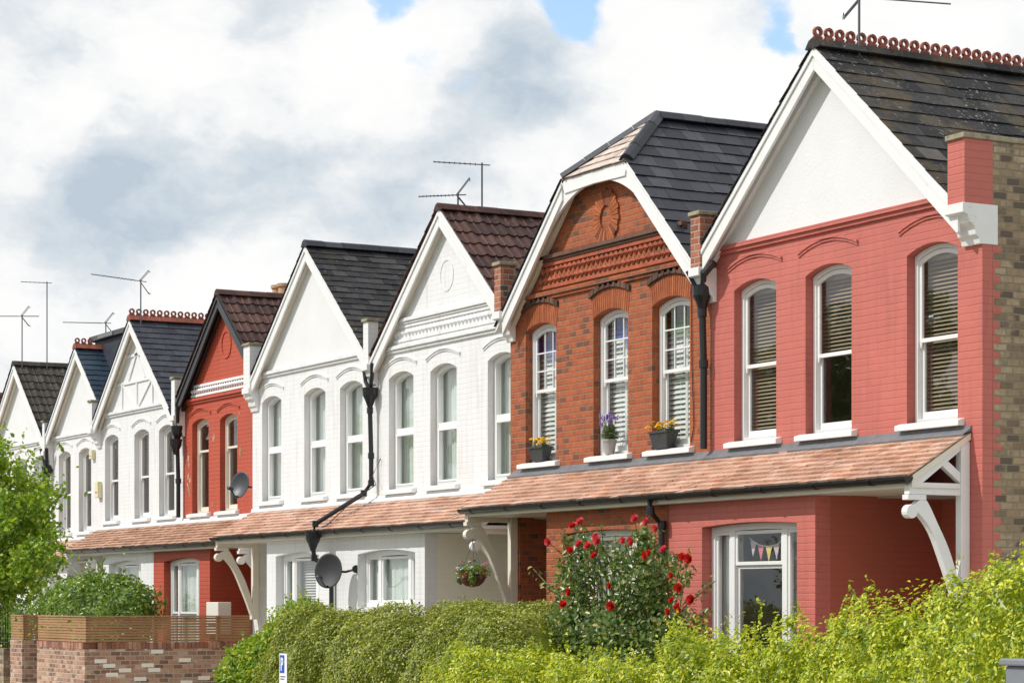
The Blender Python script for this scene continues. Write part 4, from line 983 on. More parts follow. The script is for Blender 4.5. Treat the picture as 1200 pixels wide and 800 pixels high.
# string of flags hanging inside the pink house's bay window
w0, w1 = A.X(1.20), A.X(2.04); bx0, bx1 = A.b+A.d*1.15, A.b+A.d*2.09
bun = empty('bunting', ((bx0+bx1)/2, -.33, 2.50), 'string of pink and yellow flags inside the pink house bay window', 'bunting')
pts = []; hw = .36
for k in range(17):
    u = k/16*2-1; pts.append(Vector((u*hw, 0, .02+.10*(u*u-1))))
t = MB(); t.tube(pts, .007, 6); t.build('cord', 'curtain_white', bun)
for i, u in enumerate((-.78, -.38, .06, .45, .84)):
    zc = .02+.10*(u*u-1); sl_ = .2*u/hw; t = MB(); w_ = .062
    t.prism([(u*hw-w_, zc-sl_*w_*hw), (u*hw+w_, zc+sl_*w_*hw), (u*hw+rng.uniform(-.01,.01), zc-.17)], -.003, .003); t.build('flag', ('flag_pale', 'flag_pink', 'flag_yellow', 'flag_pale', 'flag_pink')[i], bun)

# ------------------------------------------------------------------ ground
def ground_z(x): return .0095*(x+22)
def strip(name, y0, y1, dz, mat, x0=-400, x1=60):
    t = MB(); xs = [x0, -120, -62, -40, -20, 0, 20, x1]
    def g(x): return ground_z(max(-62, min(20, x)))+dz
    t.v = [(x, y, g(x)) for x in xs for y in (y0, y1)]; t.f = [(2*i, 2*i+2, 2*i+3, 2*i+1) for i in range(len(xs)-1)]
    return structure(t.build(name, mat, recalc=False))
def slab(name, y0, y1, z0, z1, mat, x0=-120, x1=60):
    t = MB(); xs = [x0, -62, -40, -20, 0, 20, x1]
    for x in xs:
        g = ground_z(max(-62, min(20, x))); t.v += [(x, y0, g+z0), (x, y1, g+z0), (x, y1, g+z1), (x, y0, g+z1)]
    t.f = [(4*i+k, 4*i+4+k, 4*i+4+(k+1) % 4, 4*i+(k+1) % 4) for i in range(len(xs)-1) for k in range(4)]+[(0,1,2,3), tuple(range(len(xs)*4-4, len(xs)*4))]
    return structure(t.build(name, mat))
M['bounce_slabs'] = plain('pale light bounce slabs', (.50,.48,.44), .85, .12, 3, .3)  # unseen garden ground made pale to bounce light into the porch recesses
strip('ground', -400, 400, -.16, 'grass')
strip('road', -13.2, -6.4, -.14, 'asphalt')
slab('kerb', -6.4, -6.25, -.3, .0, 'paving'); slab('pavement', -6.249, -4.6, -.3, -.004, 'paving')
slab('kerb', -13.35, -13.2, -.3, .0, 'paving'); slab('pavement', -17.0, -13.351, -.3, -.004, 'paving')
slab('front_gardens', -4.599, 3.0, -.3, .02, 'bounce_slabs')
# ------------------------------------------------------------------ garden walls and fences
gz = ground_z(-39)
def brick_wall(name, boxes, label, cat, mat='wall_brick', soldier=None):
    o = empty(name, ((boxes[0][0]+boxes[0][1])/2, (boxes[0][2]+boxes[0][3])/2, gz-.0), label, cat)
    ox, oy, ozz = o.location
    t = MB()
    for (x0, x1, y0, y1, z0, z1) in boxes: t.box(x0-ox, x1-ox, y0-oy, y1-oy, z0-ozz, z1-ozz)
    t.build('brickwork', mat, o)
    return o
FX = -38.36; FY = -2.62
w = brick_wall('garden_wall', [(-40.92, FX, FY, FY+.22, -.5, 1.01), (FX-.22, FX, FY+.222, .98, -.5, 1.01)], 'brown brick garden wall under the slatted timber fence', 'wall')
ox, oy, oz_ = w.location
t = MB(); x = -40.92                                       # brick on edge coping course
while x < FX-.07:
    t.box(x+.003-ox, x+.072-ox, FY-.006-oy, FY+.226-oy, 1.012-oz_, 1.118+rng.uniform(-.003, .003)-oz_); x += .0755
y = FY+.24
while y < .90:
    t.box(FX-.226-ox, FX+.006-ox, y-oy, y+.069-oy, 1.012-oz_, 1.118+rng.uniform(-.003, .003)-oz_); y += .0755
t.build('coping_bricks', tile_mat('brick on edge', [(0,(.20,.085,.055)),(.6,(.36,.17,.11)),(1,(.46,.26,.18))], .9), w)
t = MB()                                                    # a few pale replaced bricks
for (y, z) in ((-1.45,.93),(-2.30,.70),(-2.02,.62),(-1.62,.70),(-1.50,.62),(-.95,.78),(-.15,.78),(-.05,.70),(-1.75,.47),(-.6,.47),(-.25,.40),(-.92,.40),(-2.45,.78),(-2.25,.55)):
    t.box(FX-.05-ox, FX+.004-ox, y-oy, y+.215-oy, z-oz_, z+.066-oz_)
t.build('pale_bricks', 'render_cream', w)

def slat_panel(mb, a, b, z0, z1, n, along):
    h_ = (z1-z0)/n
    for k in range(n):
        j = rng.uniform(-.002, .002)
        if along == 'x': mb.box(a[0], b[0], a[1]-.011, a[1]+.011, z0+k*h_+.006+j, z0+(k+1)*h_-.004+j)
        else: mb.box(a[0]-.011, a[0]+.011, a[1], b[1], z0+k*h_+.006+j, z0+(k+1)*h_-.004+j)
f = empty('slatted_fence', (-39.6, FY+.1, 1.12), 'brown horizontal timber slat fence standing on the garden wall corner', 'fence')
ox, oy, oz_ = f.location
t = MB(); slat_panel(t, (-40.92-ox, FY+.03-oy), (FX-.002-ox, 0), 1.125-oz_, 1.545-oz_, 9, 'x'); t.build('slats', 'wood_slat', f)
t = MB(); slat_panel(t, (FX-.03-ox, FY+.045-oy), (0, .95-oy), 1.125-oz_, 1.545-oz_, 9, 'y'); t.build('slats', 'wood_slat', f)
t = MB(); t.box(-40.93-ox, FX+.02-ox, FY-.0-oy, FY+.075-oy, 1.547-oz_, 1.57-oz_); t.box(FX-.065-ox, FX+.021-ox, FY+.077-oy, .96-oy, 1.547-oz_, 1.57-oz_); t.build('capping', 'wood_slat', f, .003)
for px_, py_ in ((-40.85, FY+.08), (-39.6, FY+.08), (FX-.10, FY+.10), (FX-.085, -1.35), (FX-.085, -.2), (FX-.085, .85)):
    t = MB(); t.box(px_-.035-ox, px_+.035-ox, py_-.033-oy, py_+.033-oy, 1.121-oz_, 1.546-oz_); t.build('post', 'wood_slat', f)
p = brick_wall('gate_pier', [(-42.50, -41.78, FY, FY+.30, -.5, 1.12)], 'slim brick gate pier with timber slats on top, left of the gateway', 'gate pier')
ox, oy, oz_ = p.location
t = MB()
for k in range(9):
    z = 1.125+k*.0467
    t.box(-42.50-ox, -41.78-ox, FY+.02-oy, FY+.042-oy, z+.006-oz_, z+.043-oz_); t.box(-41.802-ox, -41.78-ox, FY+.044-oy, FY+.30-oy, z+.006-oz_, z+.043-oz_)
t.box(-42.51-ox, -41.77-ox, FY+.01-oy, FY+.31-oy, 1.547-oz_, 1.57-oz_); t.box(-42.2-ox, -42.1-ox, FY+.12-oy, FY+.2-oy, 1.121-oz_, 1.546-oz_); t.build('slat_box', 'wood_slat', p)
brick_wall('low_wall', [(-52.5, -42.9, FY, FY+.22, -.5, .95)], 'low weathered brick wall below the iron railings', 'wall', 'stock_brick')
rl = empty('railings', (-47.7, FY+.11, .95), 'black iron railings on the low brick wall at the left edge', 'railings')
t = MB()
for k in range(64):
    x = -4.75+k*.15; t.tube([(x, 0, 0), (x, 0, .70)], .011, 6); t.lathe([(.011, .70), (.026, .74), (.001, .82)], (x, 0, 0), 6)
t.build('bars', 'black', rl)
for z in (.10, .58):
    t = MB(); t.box(-4.8, 4.75, -.018, .018, z, z+.016); t.build('rail', 'black', rl)

# parking sign on a short grey pole, grey post in the hedge
ps = empty('parking_sign', (-27.02, -3.95, ground_z(-27.3)), 'small blue and white parking sign on a pole in front of the clipped hedge', 'sign')
t = MB(); t.tube([(0, .03, -.05), (0, .03, 1.24-.05)], .025, 10); t.build('pole', 'post_grey', ps)
t = MB(); t.box(-.115, .115, -.004, .0, .66, 1.22); pl = t.build('plate', 'sign_white', ps, .006)
t = MB(); t.box(-.095, .045, -.0065, -.0045, .98, 1.20); t.build('blue_panel', 'sign_blue', pl)
t = MB(); t.box(-.06, -.034, -.009, -.007, 1.01, 1.17)
n = 12; oo = [(-.034, 1.17)]+[(-.034+.012+.036*math.sin(math.pi*k/n), 1.122+.048*math.cos(math.pi*k/n)) for k in range(n+1)]+[(-.034, 1.074)]
ii = [(-.034, 1.148)]+[(-.034+.010+.016*math.sin(math.pi*k/n), 1.122+.026*math.cos(math.pi*k/n)) for k in range(n+1)]+[(-.034, 1.096)]
t.prism(oo+ii[::-1], -.009, -.007); t.build('letter', 'sign_white', pl)
t = MB()
for z, w_ in ((.93, .15), (.90, .12), (.80, .08), (.77, .10), (.745, .05)): t.box(-.08, -.08+w_, -.0065, -.0045, z, z+.012)
t.build('small_print', 'black', pl)
gp = empty('gate_post', (-12.36, -4.85, .1), 'square grey post standing in the hedge at the bottom right corner', 'post')
t = MB(); t.box(-.17, .17, -.10, .10, -.3, 1.27); t.build('shaft', 'post_grey', gp, .015)
t = MB(); t.box(-.20, .20, -.13, .13, 1.271, 1.32); t.build('cap', 'post_grey', gp, .012)

# ------------------------------------------------------------------ planting
def lerp(pts):
    def f(x):
        if x <= pts[0][0]: return pts[0][1]
        for (a, va), (b, vb) in zip(pts, pts[1:]):
            if x <= b: u = (x-a)/(b-a); return va+(vb-va)*u*u*(3-2*u)
        return pts[-1][1]
    return f
def hedge(name, x0, x1, yc, Wf, Hf, n, l0, l1, mat, label, cat, amp=.1, nsc=1.2, spr=0, slo=.12, shi=.3, endr=.6, deep=.09, inset=.16, expo=3.2, up=.9, ratio=.5, minz=.55, per=9, nb=.9):
    o = empty(name, ((x0+x1)/2, yc, ground_z((x0+x1)/2)), label, cat)
    off = np.array(o.location)
    core = hedge_core('inner_growth', x0, x1, yc, Wf, Hf, mat, None, inset, amp*.8, nsc, endr, expo); core.data.transform(Matrix.Translation(-Vector(off))); core.parent = o
    P, Q = hedge_points(x0, x1, yc, Wf, Hf, n, expo, amp, nsc, deep, endr)
    Nv = Q*nb+unit(n)*.75+np.array((-.12, -.45, .60)); L, W = leaf_arrays(n, l0, l1, ratio)
    if spr:
        S, SN = sprigs(P, Q, spr, slo, shi, per=per, up=up, minz=lambda x: Hf(x)*minz); L2, W2 = leaf_arrays(len(S), l0*.8, l1, ratio); P = np.vstack((P, S)); Nv = np.vstack((Nv, SN)); L = np.concatenate((L, L2)); W = np.concatenate((W, W2))
    leaf_object('leaves', P-off, Nv, L, W, mat, o)
    return o
Hp = lerp([(-22.6, 1.16), (-21.6, 1.27), (-20.2, 1.26), (-19.2, 1.24), (-18.3, 1.30), (-17.6, 1.44), (-16.6, 1.50), (-15.6, 1.62), (-14.7, 1.82), (-13.9, 2.00), (-13.0, 2.12), (-11, 2.15)])
hedge('privet_hedge', -22.3, -10.5, -4.0, lambda x: .62, Hp, 95000, .028, .056, 'leaf_privet', 'loose golden green privet hedge across the foreground at the bottom right', 'hedge',
      amp=.30, nsc=1.9, spr=700, slo=.06, shi=.24, deep=.09, minz=.62, per=10)
def gro(x):
    for a, b in ((-29.1, -26.85), (-26.85, -24.6), (-24.6, -22.1)):
        if a <= x <= b: u = (x-a)/(b-a)*2-1; return math.sqrt(max(0, 1-abs(u)**2.6))
    return 0
def Wc(x): return .36+.56*gro(x)
def Hc(x): return 1.54+.20*gro(x)+.03*math.sin(x*4.1)
hedge('clipped_hedge', -29.0, -22.2, -2.95, Wc, Hc, 72000, .030, .052, 'leaf_box', 'big rounded clipped hedge with lumpy front in the middle of the photo', 'hedge', amp=.13, nsc=1.6, spr=120, slo=.03, shi=.10, endr=.8, deep=.03, inset=.10, expo=2.1, nb=1.0, up=.5, minz=.7, per=6)
hedge('box_hedge', -27.6, -24.0, -1.55, lambda x: .42, lambda x: 1.80, 20000, .026, .046, 'leaf_box', 'flat topped dark hedge row just behind the big rounded one', 'hedge', amp=.05, spr=60, slo=.03, shi=.1, endr=.4, deep=.04, inset=.1, up=.5)

def bush(name, E, n, l0, l1, mat, label, cat, stems=5, deep=.10, amp=.14, nsc=2.2, spr=0, shi=.3, slo=.1, ratio=.5, clusters=None, group=None, core=True):
    E = [((c[0], c[1], c[2]), r) for c, r in E]; base = Vector((sum(c[0] for c, _ in E)/len(E), sum(c[1] for c, _ in E)/len(E), 0)); base.z = ground_z(base.x)
    o = empty(name, base, label, cat, group); off = np.array(base)
    P, Q = ellipsoid_points(E, n, deep, amp, nsc, zmin=base.z)
    L, W = leaf_arrays(len(P), l0, l1, ratio); Nv = Q*.8+unit(len(P))*.8+np.array((0, -.1, .3))
    if spr:
        S, SN = sprigs(P, Q, spr, slo, shi, per=10, up=.8, spread=.4); L2, W2 = leaf_arrays(len(S), l0*.8, l1, ratio); P = np.vstack((P, S)); Nv = np.vstack((Nv, SN)); L = np.concatenate((L, L2)); W = np.concatenate((W, W2))
    leaf_object('leaves', P-off, Nv, L, W, mat, o)
    t = MB()
    for k in range(stems):
        c, r = E[k % len(E)]; tip = Vector(c)+Vector((rng.uniform(-.5, .5)*r[0], rng.uniform(-.5, .5)*r[1], rng.uniform(.0, .5)*r[2])); b = base+Vector((rng.uniform(-.15, .15), rng.uniform(-.1, .1), -.05))
        t.tube([b-base, (b*.6+tip*.4)-base+Vector((0,0,.1)), tip-base], .022, 6, .006)
    t.build('stems', 'bark', o)
    if core:
        t = MB()
        for c, r in E:
            if min(r) < .3: continue
            k = .74; t.lathe([(max(.01, r[0]*k*math.sin(math.pi*i/8)), -r[2]*k*math.cos(math.pi*i/8)) for i in range(9)], (0,0,0), 14)
            m = 9*14; t.v[-m:] = [(v[0]+c[0]-base.x, v[1]*r[1]/r[0]+c[1]-base.y, v[2]+c[2]-base.z) for v in t.v[-m:]]
        if t.v: t.build('inner_growth', mat, o)
    return o
bush('golden_shrub', [((-30.2,-2.75,.72), (.95,.6,.70)), ((-29.7,-2.7,1.0), (.65,.5,.56)), ((-30.75,-2.8,.72), (.55,.5,.52)), ((-29.1,-2.5,1.2), (.5,.45,.45))], 15000, .045, .085, 'leaf_euon',
     'bright yellow green shrub between the slatted fence and the rounded hedge', 'shrub', spr=130, shi=.22, deep=.07, ratio=.55)
bush('young_shrub', [((-31.3,-1.9,1.45), (.45,.4,.40)), ((-30.85,-1.9,1.55), (.35,.35,.30))], 2600, .045, .08, 'leaf_euon', 'fresh green shrub poking up behind the left end of the rounded hedge', 'shrub', spr=40, shi=.32, deep=.1, core=False)
bush('glossy_bush', [((-41.9,-1.2,1.35), (1.7,.8,.95)), ((-41.5,-1.2,1.75), (.8,.6,.5)), ((-40.5,-1.1,1.60), (.8,.6,.65)), ((-43.5,-1.2,1.5), (.9,.7,.7)), ((-40.9,-1.2,2.1), (.3,.3,.3)), ((-41.9,-1.2,2.1), (.3,.3,.25))], 14000, .06, .11, 'leaf_bush',
     'glossy dark green bush behind the slatted fence, left of the dark red house', 'bush', spr=90, shi=.45, deep=.16, amp=.22, ratio=.5, core=True)
lb = bush('flowering_shrub', [((-46.4,-1.6,1.2), (1.6,.7,.75)), ((-48.6,-1.5,1.3), (1.4,.7,.8))], 5200, .06, .10, 'leaf_bush', 'leafy shrub with a few coral flower heads behind the railings', 'shrub', spr=40, shi=.35, deep=.15, amp=.2)
off = Vector(lb.location)
for c in ((-46.9,-2.1,2.02), (-45.2,-2.0,2.0), (-47.6, -2.1, 1.85)):
    t = MB(); flowers(t, [tuple(Vector(c)-off+Vector((rng.uniform(-.16,.16), rng.uniform(-.1,.1), rng.uniform(-.12,.16)))) for _ in range(26)], .05); t.build('flower_head', 'petal_pink', lb, recalc=False)

# tall rose bush
rb_loc = Vector((-22.55, -1.95, ground_z(-22.5))); rose = empty('rose_bush', rb_loc, 'tall rose bush with red and coral blooms in front of the brick and pink houses', 'rose bush'); off = np.array(rb_loc)
ER = [((-22.4,-2.0,.95), (1.35,.7,.75)), ((-22.4,-2.0,1.45), (1.05,.55,.45)), ((-23.25,-2.0,1.75), (.34,.32,.48)), ((-21.7,-2.0,1.75), (.44,.36,.55)), ((-21.8,-2.0,2.25), (.26,.24,.38)), ((-23.15,-2.0,2.2), (.20,.2,.34)), ((-21.1,-2.0,1.25), (.42,.4,.50)), ((-22.5,-2.0,1.6), (.3,.3,.22))]
P, Q = ellipsoid_points(ER, 11000, .13, .30, 2.6, zmin=.2); L, W = leaf_arrays(len(P), .045, .085, .58); leaf_object('leaves', P-off, Q*.6+unit(len(P))*.8+np.array((0, -.2, .35)), L, W, 'leaf_rose', rose)
S_, SN_ = sprigs(P, Q, 130, .12, .36, per=8, up=.9, spread=.5); L, W = leaf_arrays(len(S_), .04, .075, .58); leaf_object('shoots', S_-off, SN_, L, W, 'leaf_rose', rose)
S = []; SN = []; canes = MB(); tips = []
for k in range(34):
    a = rng.uniform(-1, 1); cx_ = (-23.2, -21.75, -21.2)[k % 3]; b = Vector((rb_loc.x+a*.35, rb_loc.y+rng.uniform(-.2, .2), rb_loc.z)); tip = Vector((cx_+rng.uniform(-.42, .42), rb_loc.y+rng.uniform(-.5, .3), 0)); a = (tip.x-rb_loc.x)/1.75
    tip.z = 2.70-.95*max(0, abs(a+.1)-.42)-rng.uniform(0, .8)*(.35+abs(a)*.6); m = (b+tip)/2+Vector((-.15*a, 0, .35)); path = [b, b*.6+m*.4+Vector((0,0,.1)), m*.6+tip*.4+Vector((0,0,.12)), tip]
    canes.tube([q-rb_loc for q in path], .013, 6, .005); tips.append(tip)
    for i in range(26):
        u = .45+.55*i/26; q = (path[2]*(1-(u-.45)/.55)+tip*((u-.45)/.55)); sd = unit(1)[0]; S.append(np.array(q)+sd*rng.uniform(.02, .11)); SN.append(sd*.6+np.array((0, -.2, .6)))
canes.build('canes', 'stem_green', rose)
S = np.array(S); L, W = leaf_arrays(len(S), .04, .075, .58); leaf_object('cane_leaves', S-off, np.array(SN), L, W, 'leaf_rose', rose)
t = MB(); 
for c, r in ER[:2]:
    m = 9*14; t.lathe([(max(.01, r[0]*.6*math.sin(math.pi*i/8)), -r[2]*.6*math.cos(math.pi*i/8)) for i in range(9)], (0,0,0), 14); t.v[-m:] = [(v[0]+c[0]-off[0], v[1]*r[1]/r[0]+c[1]-off[1], v[2]+c[2]-off[2]) for v in t.v[-m:]]
t.build('inner_growth', 'leaf_rose', rose)
def bloom_mesh(mat):
    t = MB(); z = Vector((0,0,1))
    for ring, (n, rr, hgt, cup) in enumerate(((6, .075, .012, .030), (6, .062, .022, .045), (5, .045, .03, .055), (4, .026, .036, .058))):
        for k in range(n):
            a = 2*math.pi*k/n+ring*.5; d = Vector((math.cos(a), math.sin(a), 0)); s = Vector((-math.sin(a), math.cos(a), 0)); wd = rr*math.sin(math.pi/n)*1.5
            rows = [(0.1, .25, 0), (.55, 1.0, cup*.35), (.9, .95, cup*.8), (1.02, .5, cup)]; v = []
            for f_, ww, hh in rows: v += [d*rr*f_-s*wd*ww+z*(hgt*.3+hh+.004), d*rr*f_+z*(hgt*.3+hh-.004), d*rr*f_+s*wd*ww+z*(hgt*.3+hh+.004)]
            t.add([tuple(q) for q in v], [(3*i+j, 3*i+j+1, 3*i+j+4, 3*i+j+3) for i in range(3) for j in range(2)])
    me = bpy.data.meshes.new('rose_bloom'); me.from_pydata(t.v, [], t.f); me.materials.append(M[mat]); return me
bm_red, bm_pink = bloom_mesh('petal_red'), bloom_mesh('petal_pink')
def rose_at(xx, zz, mesh, s, yy=None):
    ob = link('rose_bloom', mesh, rose); ob.location = Vector((xx, -2.62 if yy is None else yy, zz))-rb_loc; ob.scale = (s,)*3
    d = Vector((rng.uniform(-.1, .7), -1, rng.uniform(-.1, .9))); ob.rotation_euler = d.to_track_quat('Z', 'Y').to_euler()
BLOOMS = [(-22.27,2.62,'r'),(-22.32,2.36,'r'),(-21.79,2.50,'p'),(-21.75,2.45,'p'),(-21.82,2.29,'r'),(-21.79,2.31,'r'),(-22.13,2.42,'p'),(-21.95,2.40,'p'),(-22.47,1.77,'r'),(-22.34,1.91,'r'),(-21.50,1.97,'r'),(-21.47,1.76,'r'),(-21.22,2.44,'p'),(-21.06,2.43,'p'),(-21.00,2.66,'p'),(-20.60,2.55,'p'),(-20.79,2.28,'r'),(-20.72,2.30,'r'),(-20.45,2.33,'p'),(-20.10,2.25,'r'),(-19.98,2.23,'r'),(-20.30,2.07,'r'),(-20.17,1.94,'r'),(-20.30,1.82,'r'),(-20.19,1.75,'r'),(-20.15,1.71,'r'),(-19.94,1.82,'r'),(-20.36,1.70,'r'),(-21.77,1.28,'r'),(-22.11,2.66,'p'),(-20.77,2.62,'p'),(-22.80,2.46,'p')]
for (xx, zz, c) in BLOOMS:
    k = rng.uniform(1.0, 1.03)                              # a little nearer or farther in the bush
    yy = -15.7+13.08*k; b = Vector((xx*k, yy, 1.8+(zz-1.8)*k)); rose_at(b.x, b.z, bm_red if c == 'r' else bm_pink, rng.uniform(.42, .68), yy)
    t = Vector((rb_loc.x+(b.x-rb_loc.x)*.55, rb_loc.y, max(.8, b.z-.6)))
    st = MB(); st.tube([t-rb_loc, (t*.4+b*.6)-rb_loc+Vector((0,0,.05)), b-rb_loc], .007, 5, .004); st.build('flower_stem', 'stem_green', rose)
    S = []; SN = []
    for i in range(9):
        u = .35+.6*i/9; sd = unit(1)[0]; S.append(np.array(t*(1-u)+b*u)+sd*.035); SN.append(sd*.6+np.array((0,-.2,.6)))
    L, W = leaf_arrays(9, .04, .07, .58); leaf_object('spray_leaves', np.array(S)-off, np.array(SN), L, W, 'leaf_rose', rose)

# street tree at the left edge
tr = empty('street_tree', (-34.1, -5.9, ground_z(-34.1)), 'small bright green street tree filling the left edge', 'tree'); tb = Vector(tr.location); off = np.array(tb)
t = MB(); t.tube([(0,0,-.1), (.05,.03,.7), (-.02,.0,1.4), (.06,.05,2.1), (.0,.0,2.9)], .12, 12, .05); t.build('trunk', 'bark', tr)
TE = [((-39.6,-4.4,3.35), (2.0,1.5,1.0)), ((-38.3,-4.4,2.75), (1.6,1.3,.75)), ((-37.2,-4.3,2.55), (1.15,.9,.55)), ((-36.3,-4.2,2.66), (.75,.6,.30)), ((-39.3,-4.4,4.05), (1.3,1.1,.55)), ((-37.7,-4.3,3.35), (.9,.9,.55)), ((-40.8,-4.4,3.1), (1.4,1.2,.9)), ((-37.6,-4.4,2.12), (.9,.7,.30)), ((-35.55,-4.2,2.70), (.42,.35,.16)), ((-38.8,-4.4,2.1), (1.1,.8,.35))]
K = .867
TE = [((c[0]*K, -15.7+(c[1]+15.7)*K, 1.8+(c[2]-1.8)*K), tuple(q*K for q in r)) for c, r in TE]
for c, r in TE:
    t = MB(); b = Vector((0,0,1.5+.9*rng.random())); tip = Vector(c)+Vector((r[0]*rng.uniform(.2,.7), rng.uniform(-.3,.3), r[2]*.3))-tb; t.tube([b, b*.5+tip*.5+Vector((0,0,.12)), tip], .035, 7, .008); t.build('limb', 'bark', tr)
P, Q = ellipsoid_points(TE, 40000, .26, .45, 1.9); L, W = leaf_arrays(len(P), .052, .092, .62)
keep = np.array([noise.noise(Vector(p)*1.7) > -.22 for p in P]); P, Q, L, W = P[keep], Q[keep], L[keep], W[keep]
leaf_object('crown', P-off, Q*.6+unit(len(P))*.9+np.array((0, -.1, .45)), L, W, 'leaf_tree', tr)
S, SN = sprigs(P, Q, 420, .15, .5, per=11, up=.35, spread=.55); L, W = leaf_arrays(len(S), .045, .082, .62); leaf_object('outer_twigs', S-off, SN, L, W, 'leaf_tree', tr)

# trees across the road, mirrored in the window panes
for k, (x, y, h_, lab) in enumerate(((-56, -27, 12.5, 'broad dark tree across the road, mirrored in the pink house panes'), (-67, -29, 11.5, 'tall dark tree across the road, mirrored in the brick house panes'), (-80, -28, 10.5, 'rounded tree across the road, opposite the far white houses'), (-96, -30, 13, 'tallest tree across the road, farthest down the street'))):
    g_ = ground_z(max(-62, x)); o = empty('roadside_tree', (x, y, g_), lab, 'tree', 'trees across the road'); b = np.array((x, y, g_))
    t = MB(); t.tube([(0,0,-.2), (.1,0,1.5), (-.05,.1,h_*.6)], .22, 10, .08); t.build('trunk', 'bark', o)
    E_ = [((x+rng.uniform(-1.6,1.6), y+rng.uniform(-1.6,1.6), g_+h_*rng.uniform(.45,.8)), (rng.uniform(1.4,2.1),)*2+(rng.uniform(1.1,1.7),)) for _ in range(8)]
    P, Q = ellipsoid_points(E_, 5000, .3, .5, 1.2); L, W = leaf_arrays(len(P), .22, .34, .7); leaf_object('crown', P-b, Q+unit(len(P))*.8, L, W, 'leaf_bush', o)

# ------------------------------------------------------------------ sky and sun
SUN = Vector((-.24, -.67, .70)).normalized(); el = math.asin(SUN.z); rot = math.atan2(SUN.x, SUN.y)
world = bpy.data.worlds.new('World'); scene.world = world; world.use_nodes = True; nt = world.node_tree; bg = nt.nodes['Background']
sky = N(nt, 'ShaderNodeTexSky'); sky.sky_type = 'NISHITA'; sky.sun_disc = False; sky.sun_elevation = el; sky.sun_rotation = rot; sky.altitude = 50; sky.air_density = 1.0; sky.dust_density = .6
AX = Vector((-math.cos(R(28.97)), math.sin(R(28.97)), 0)); RT = Vector((math.sin(R(28.97)), math.cos(R(28.97)), 0))
def sdir(x, y): return (AX+RT*((x-600)/2800)+Vector((0,0,1))*((705-y)/2800)).normalized()
gen = N(nt, 'ShaderNodeTexCoord').outputs['Generated']
mp = N(nt, 'ShaderNodeMapping'); mp.inputs['Scale'].default_value = (1, 1, 1.55); nt.links.new(gen, mp.inputs[0])
wn = N(nt, 'ShaderNodeTexNoise'); wn.inputs['Scale'].default_value = 14; wn.inputs['Detail'].default_value = 6; nt.links.new(mp.outputs[0], wn.inputs['Vector'])
wf = N(nt, 'ShaderNodeTexNoise'); wf.inputs['Scale'].default_value = 48; wf.inputs['Detail'].default_value = 6; nt.links.new(mp.outputs[0], wf.inputs['Vector'])
wv0 = N(nt, 'ShaderNodeVectorMath', operation='MULTIPLY_ADD'); nt.links.new(wn.outputs['Color'], wv0.inputs[0]); wv0.inputs[1].default_value = (.030,)*3; nt.links.new(mp.outputs[0], wv0.inputs[2])
wv = N(nt, 'ShaderNodeVectorMath', operation='MULTIPLY_ADD'); nt.links.new(wf.outputs['Color'], wv.inputs[0]); wv.inputs[1].default_value = (.012,)*3; nt.links.new(wv0.outputs[0], wv.inputs[2])
def math2(op, a, b, clamp=False):
    n = N(nt, 'ShaderNodeMath', operation=op); n.use_clamp = clamp
    for i, v in enumerate((a, b)):
        if isinstance(v, (int, float)): n.inputs[i].default_value = v
        else: nt.links.new(v, n.inputs[i])
    return n.outputs[0]
wob = N(nt, 'ShaderNodeVectorMath', operation='MULTIPLY_ADD'); nt.links.new(wn.outputs['Color'], wob.inputs[0]); wob.inputs[1].default_value = (.05,)*3; nt.links.new(gen, wob.inputs[2])
wob2 = N(nt, 'ShaderNodeVectorMath', operation='MULTIPLY_ADD'); nt.links.new(wf.outputs['Color'], wob2.inputs[0]); wob2.inputs[1].default_value = (.022,)*3; nt.links.new(wob.outputs[0], wob2.inputs[2])
def lobe(x, y, rad, amp):
    """a soft patch of the cloud cover in one part of the sky"""
    d = N(nt, 'ShaderNodeVectorMath', operation='DISTANCE'); nt.links.new(wob2.outputs[0], d.inputs[0]); d.inputs[1].default_value = sdir(x, y)+Vector((.036,.036,.036))
    m = N(nt, 'ShaderNodeMapRange'); m.interpolation_type = 'SMOOTHERSTEP'; nt.links.new(d.outputs['Value'], m.inputs[0]); m.inputs[1].default_value = 0; m.inputs[2].default_value = rad/2800; m.inputs[3].default_value = amp; m.inputs[4].default_value = 0
    return m.outputs[0]
def total(ls):
    s = ls[0]
    for l in ls[1:]: s = math2('ADD', s, l)
    return s
billow = math2('ADD', math2('MULTIPLY', noise_tex(nt, wv.outputs[0], 9, 12, .58), .78), math2('MULTIPLY', noise_tex(nt, wv.outputs[0], 32, 12, .62), .22))
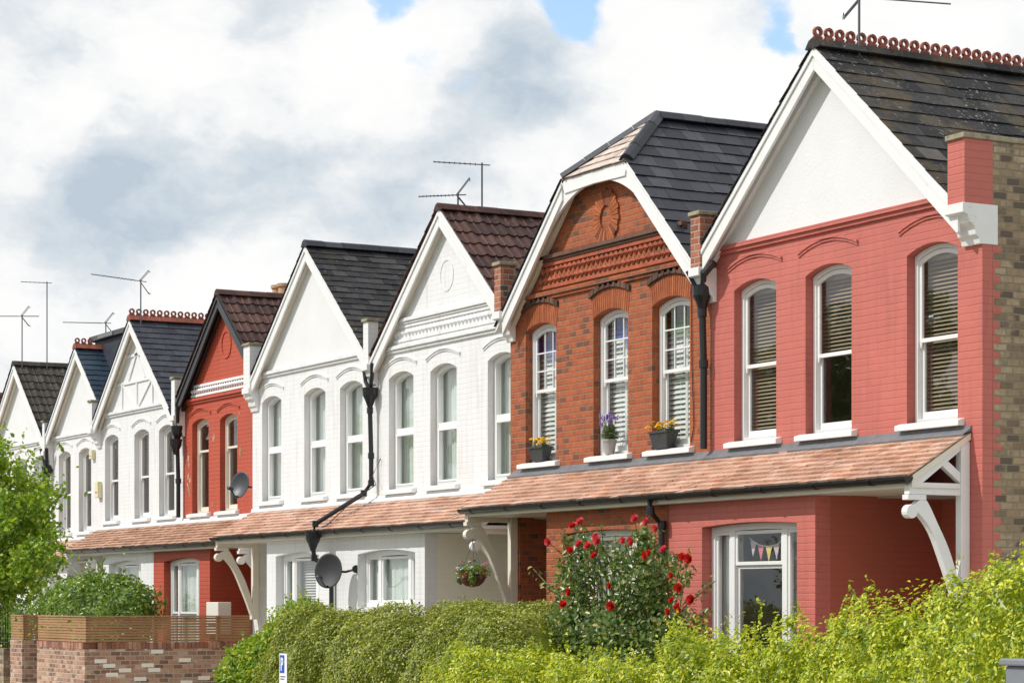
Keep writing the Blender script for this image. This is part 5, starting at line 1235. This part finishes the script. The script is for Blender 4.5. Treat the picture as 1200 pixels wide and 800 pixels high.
shade = math2('ADD', math2('MULTIPLY_ADD' if False else 'ADD', math2('MULTIPLY', billow, 2.5), -.77), total([lobe(240,195,190,-.34), lobe(400,205,170,-.28), lobe(110,215,140,-.22), lobe(600,140,130,-.26), lobe(520,215,120,-.15), lobe(60,60,170,-.16), lobe(440,75,170,.34), lobe(740,70,180,.32), lobe(70,150,100,.24), lobe(230,90,130,.20), lobe(260,300,170,.24), lobe(860,150,140,.22), lobe(640,230,90,.2), lobe(1090,40,160,.08)]))
cr = ramp(nt, [(.0, (.52,.61,.70)), (.18, (.66,.73,.79)), (.33, (.79,.83,.865)), (.43, (.91,.925,.935)), (.58, (.99,.99,.985)), (.80, (1.03,1.025,1.01))]); nt.links.new(shade, cr.inputs[0])
cover = math2('ADD', math2('MULTIPLY', noise_tex(nt, wv.outputs[0], 12, 8, .6), .9), total([lobe(905,18,75,-.42), lobe(672,5,70,-.42), lobe(450,-5,70,-.30), lobe(540,-8,50,-.25), lobe(60,0,120,-.10), lobe(958,45,50,-.25), lobe(930,20,30,.22), lobe(560,120,200,-.03)]))
cm = ramp(nt, [(.12, (0,0,0)), (.32, (1,1,1))], 'EASE'); nt.links.new(cover, cm.inputs[0])
skm = N(nt, 'ShaderNodeVectorMath', operation='SCALE'); nt.links.new(sky.outputs[0], skm.inputs[0]); skm.inputs['Scale'].default_value = 2.0
CS = .10
cl = N(nt, 'ShaderNodeVectorMath', operation='SCALE'); nt.links.new(cr.outputs[0], cl.inputs[0]); cl.inputs['Scale'].default_value = 0.88/CS
mx = mix(nt, skm.outputs[0], cl.outputs[0], cm.outputs[0]); nt.links.new(mx, bg.inputs[0]); bg.inputs[1].default_value = CS
ld = bpy.data.lights.new('sun', 'SUN'); ld.energy = 3.0; ld.angle = R(.5); ld.color = (1, .972, .93)
lo = bpy.data.objects.new('sun', ld); COL.objects.link(lo); lo.rotation_euler = (-SUN).to_track_quat('-Z', 'Y').to_euler(); lo.location = (-20, -30, 40)

cam = bpy.data.cameras.new('camera'); co = bpy.data.objects.new('camera', cam); COL.objects.link(co)
co.location = (0, -15.7, 1.8); co.rotation_euler = (R(90), 0, R(90-28.97)); cam.sensor_width = 36; cam.lens = 84; cam.shift_y = 305/1200; cam.clip_end = 3000; cam.clip_start = .1
scene.camera = co
scene.render.resolution_x = 1024; scene.render.resolution_y = 682
vs = scene.view_settings; vs.view_transform = 'Standard'; vs.look = 'None'; vs.exposure = .18; vs.gamma = 1; vs.use_curve_mapping = False
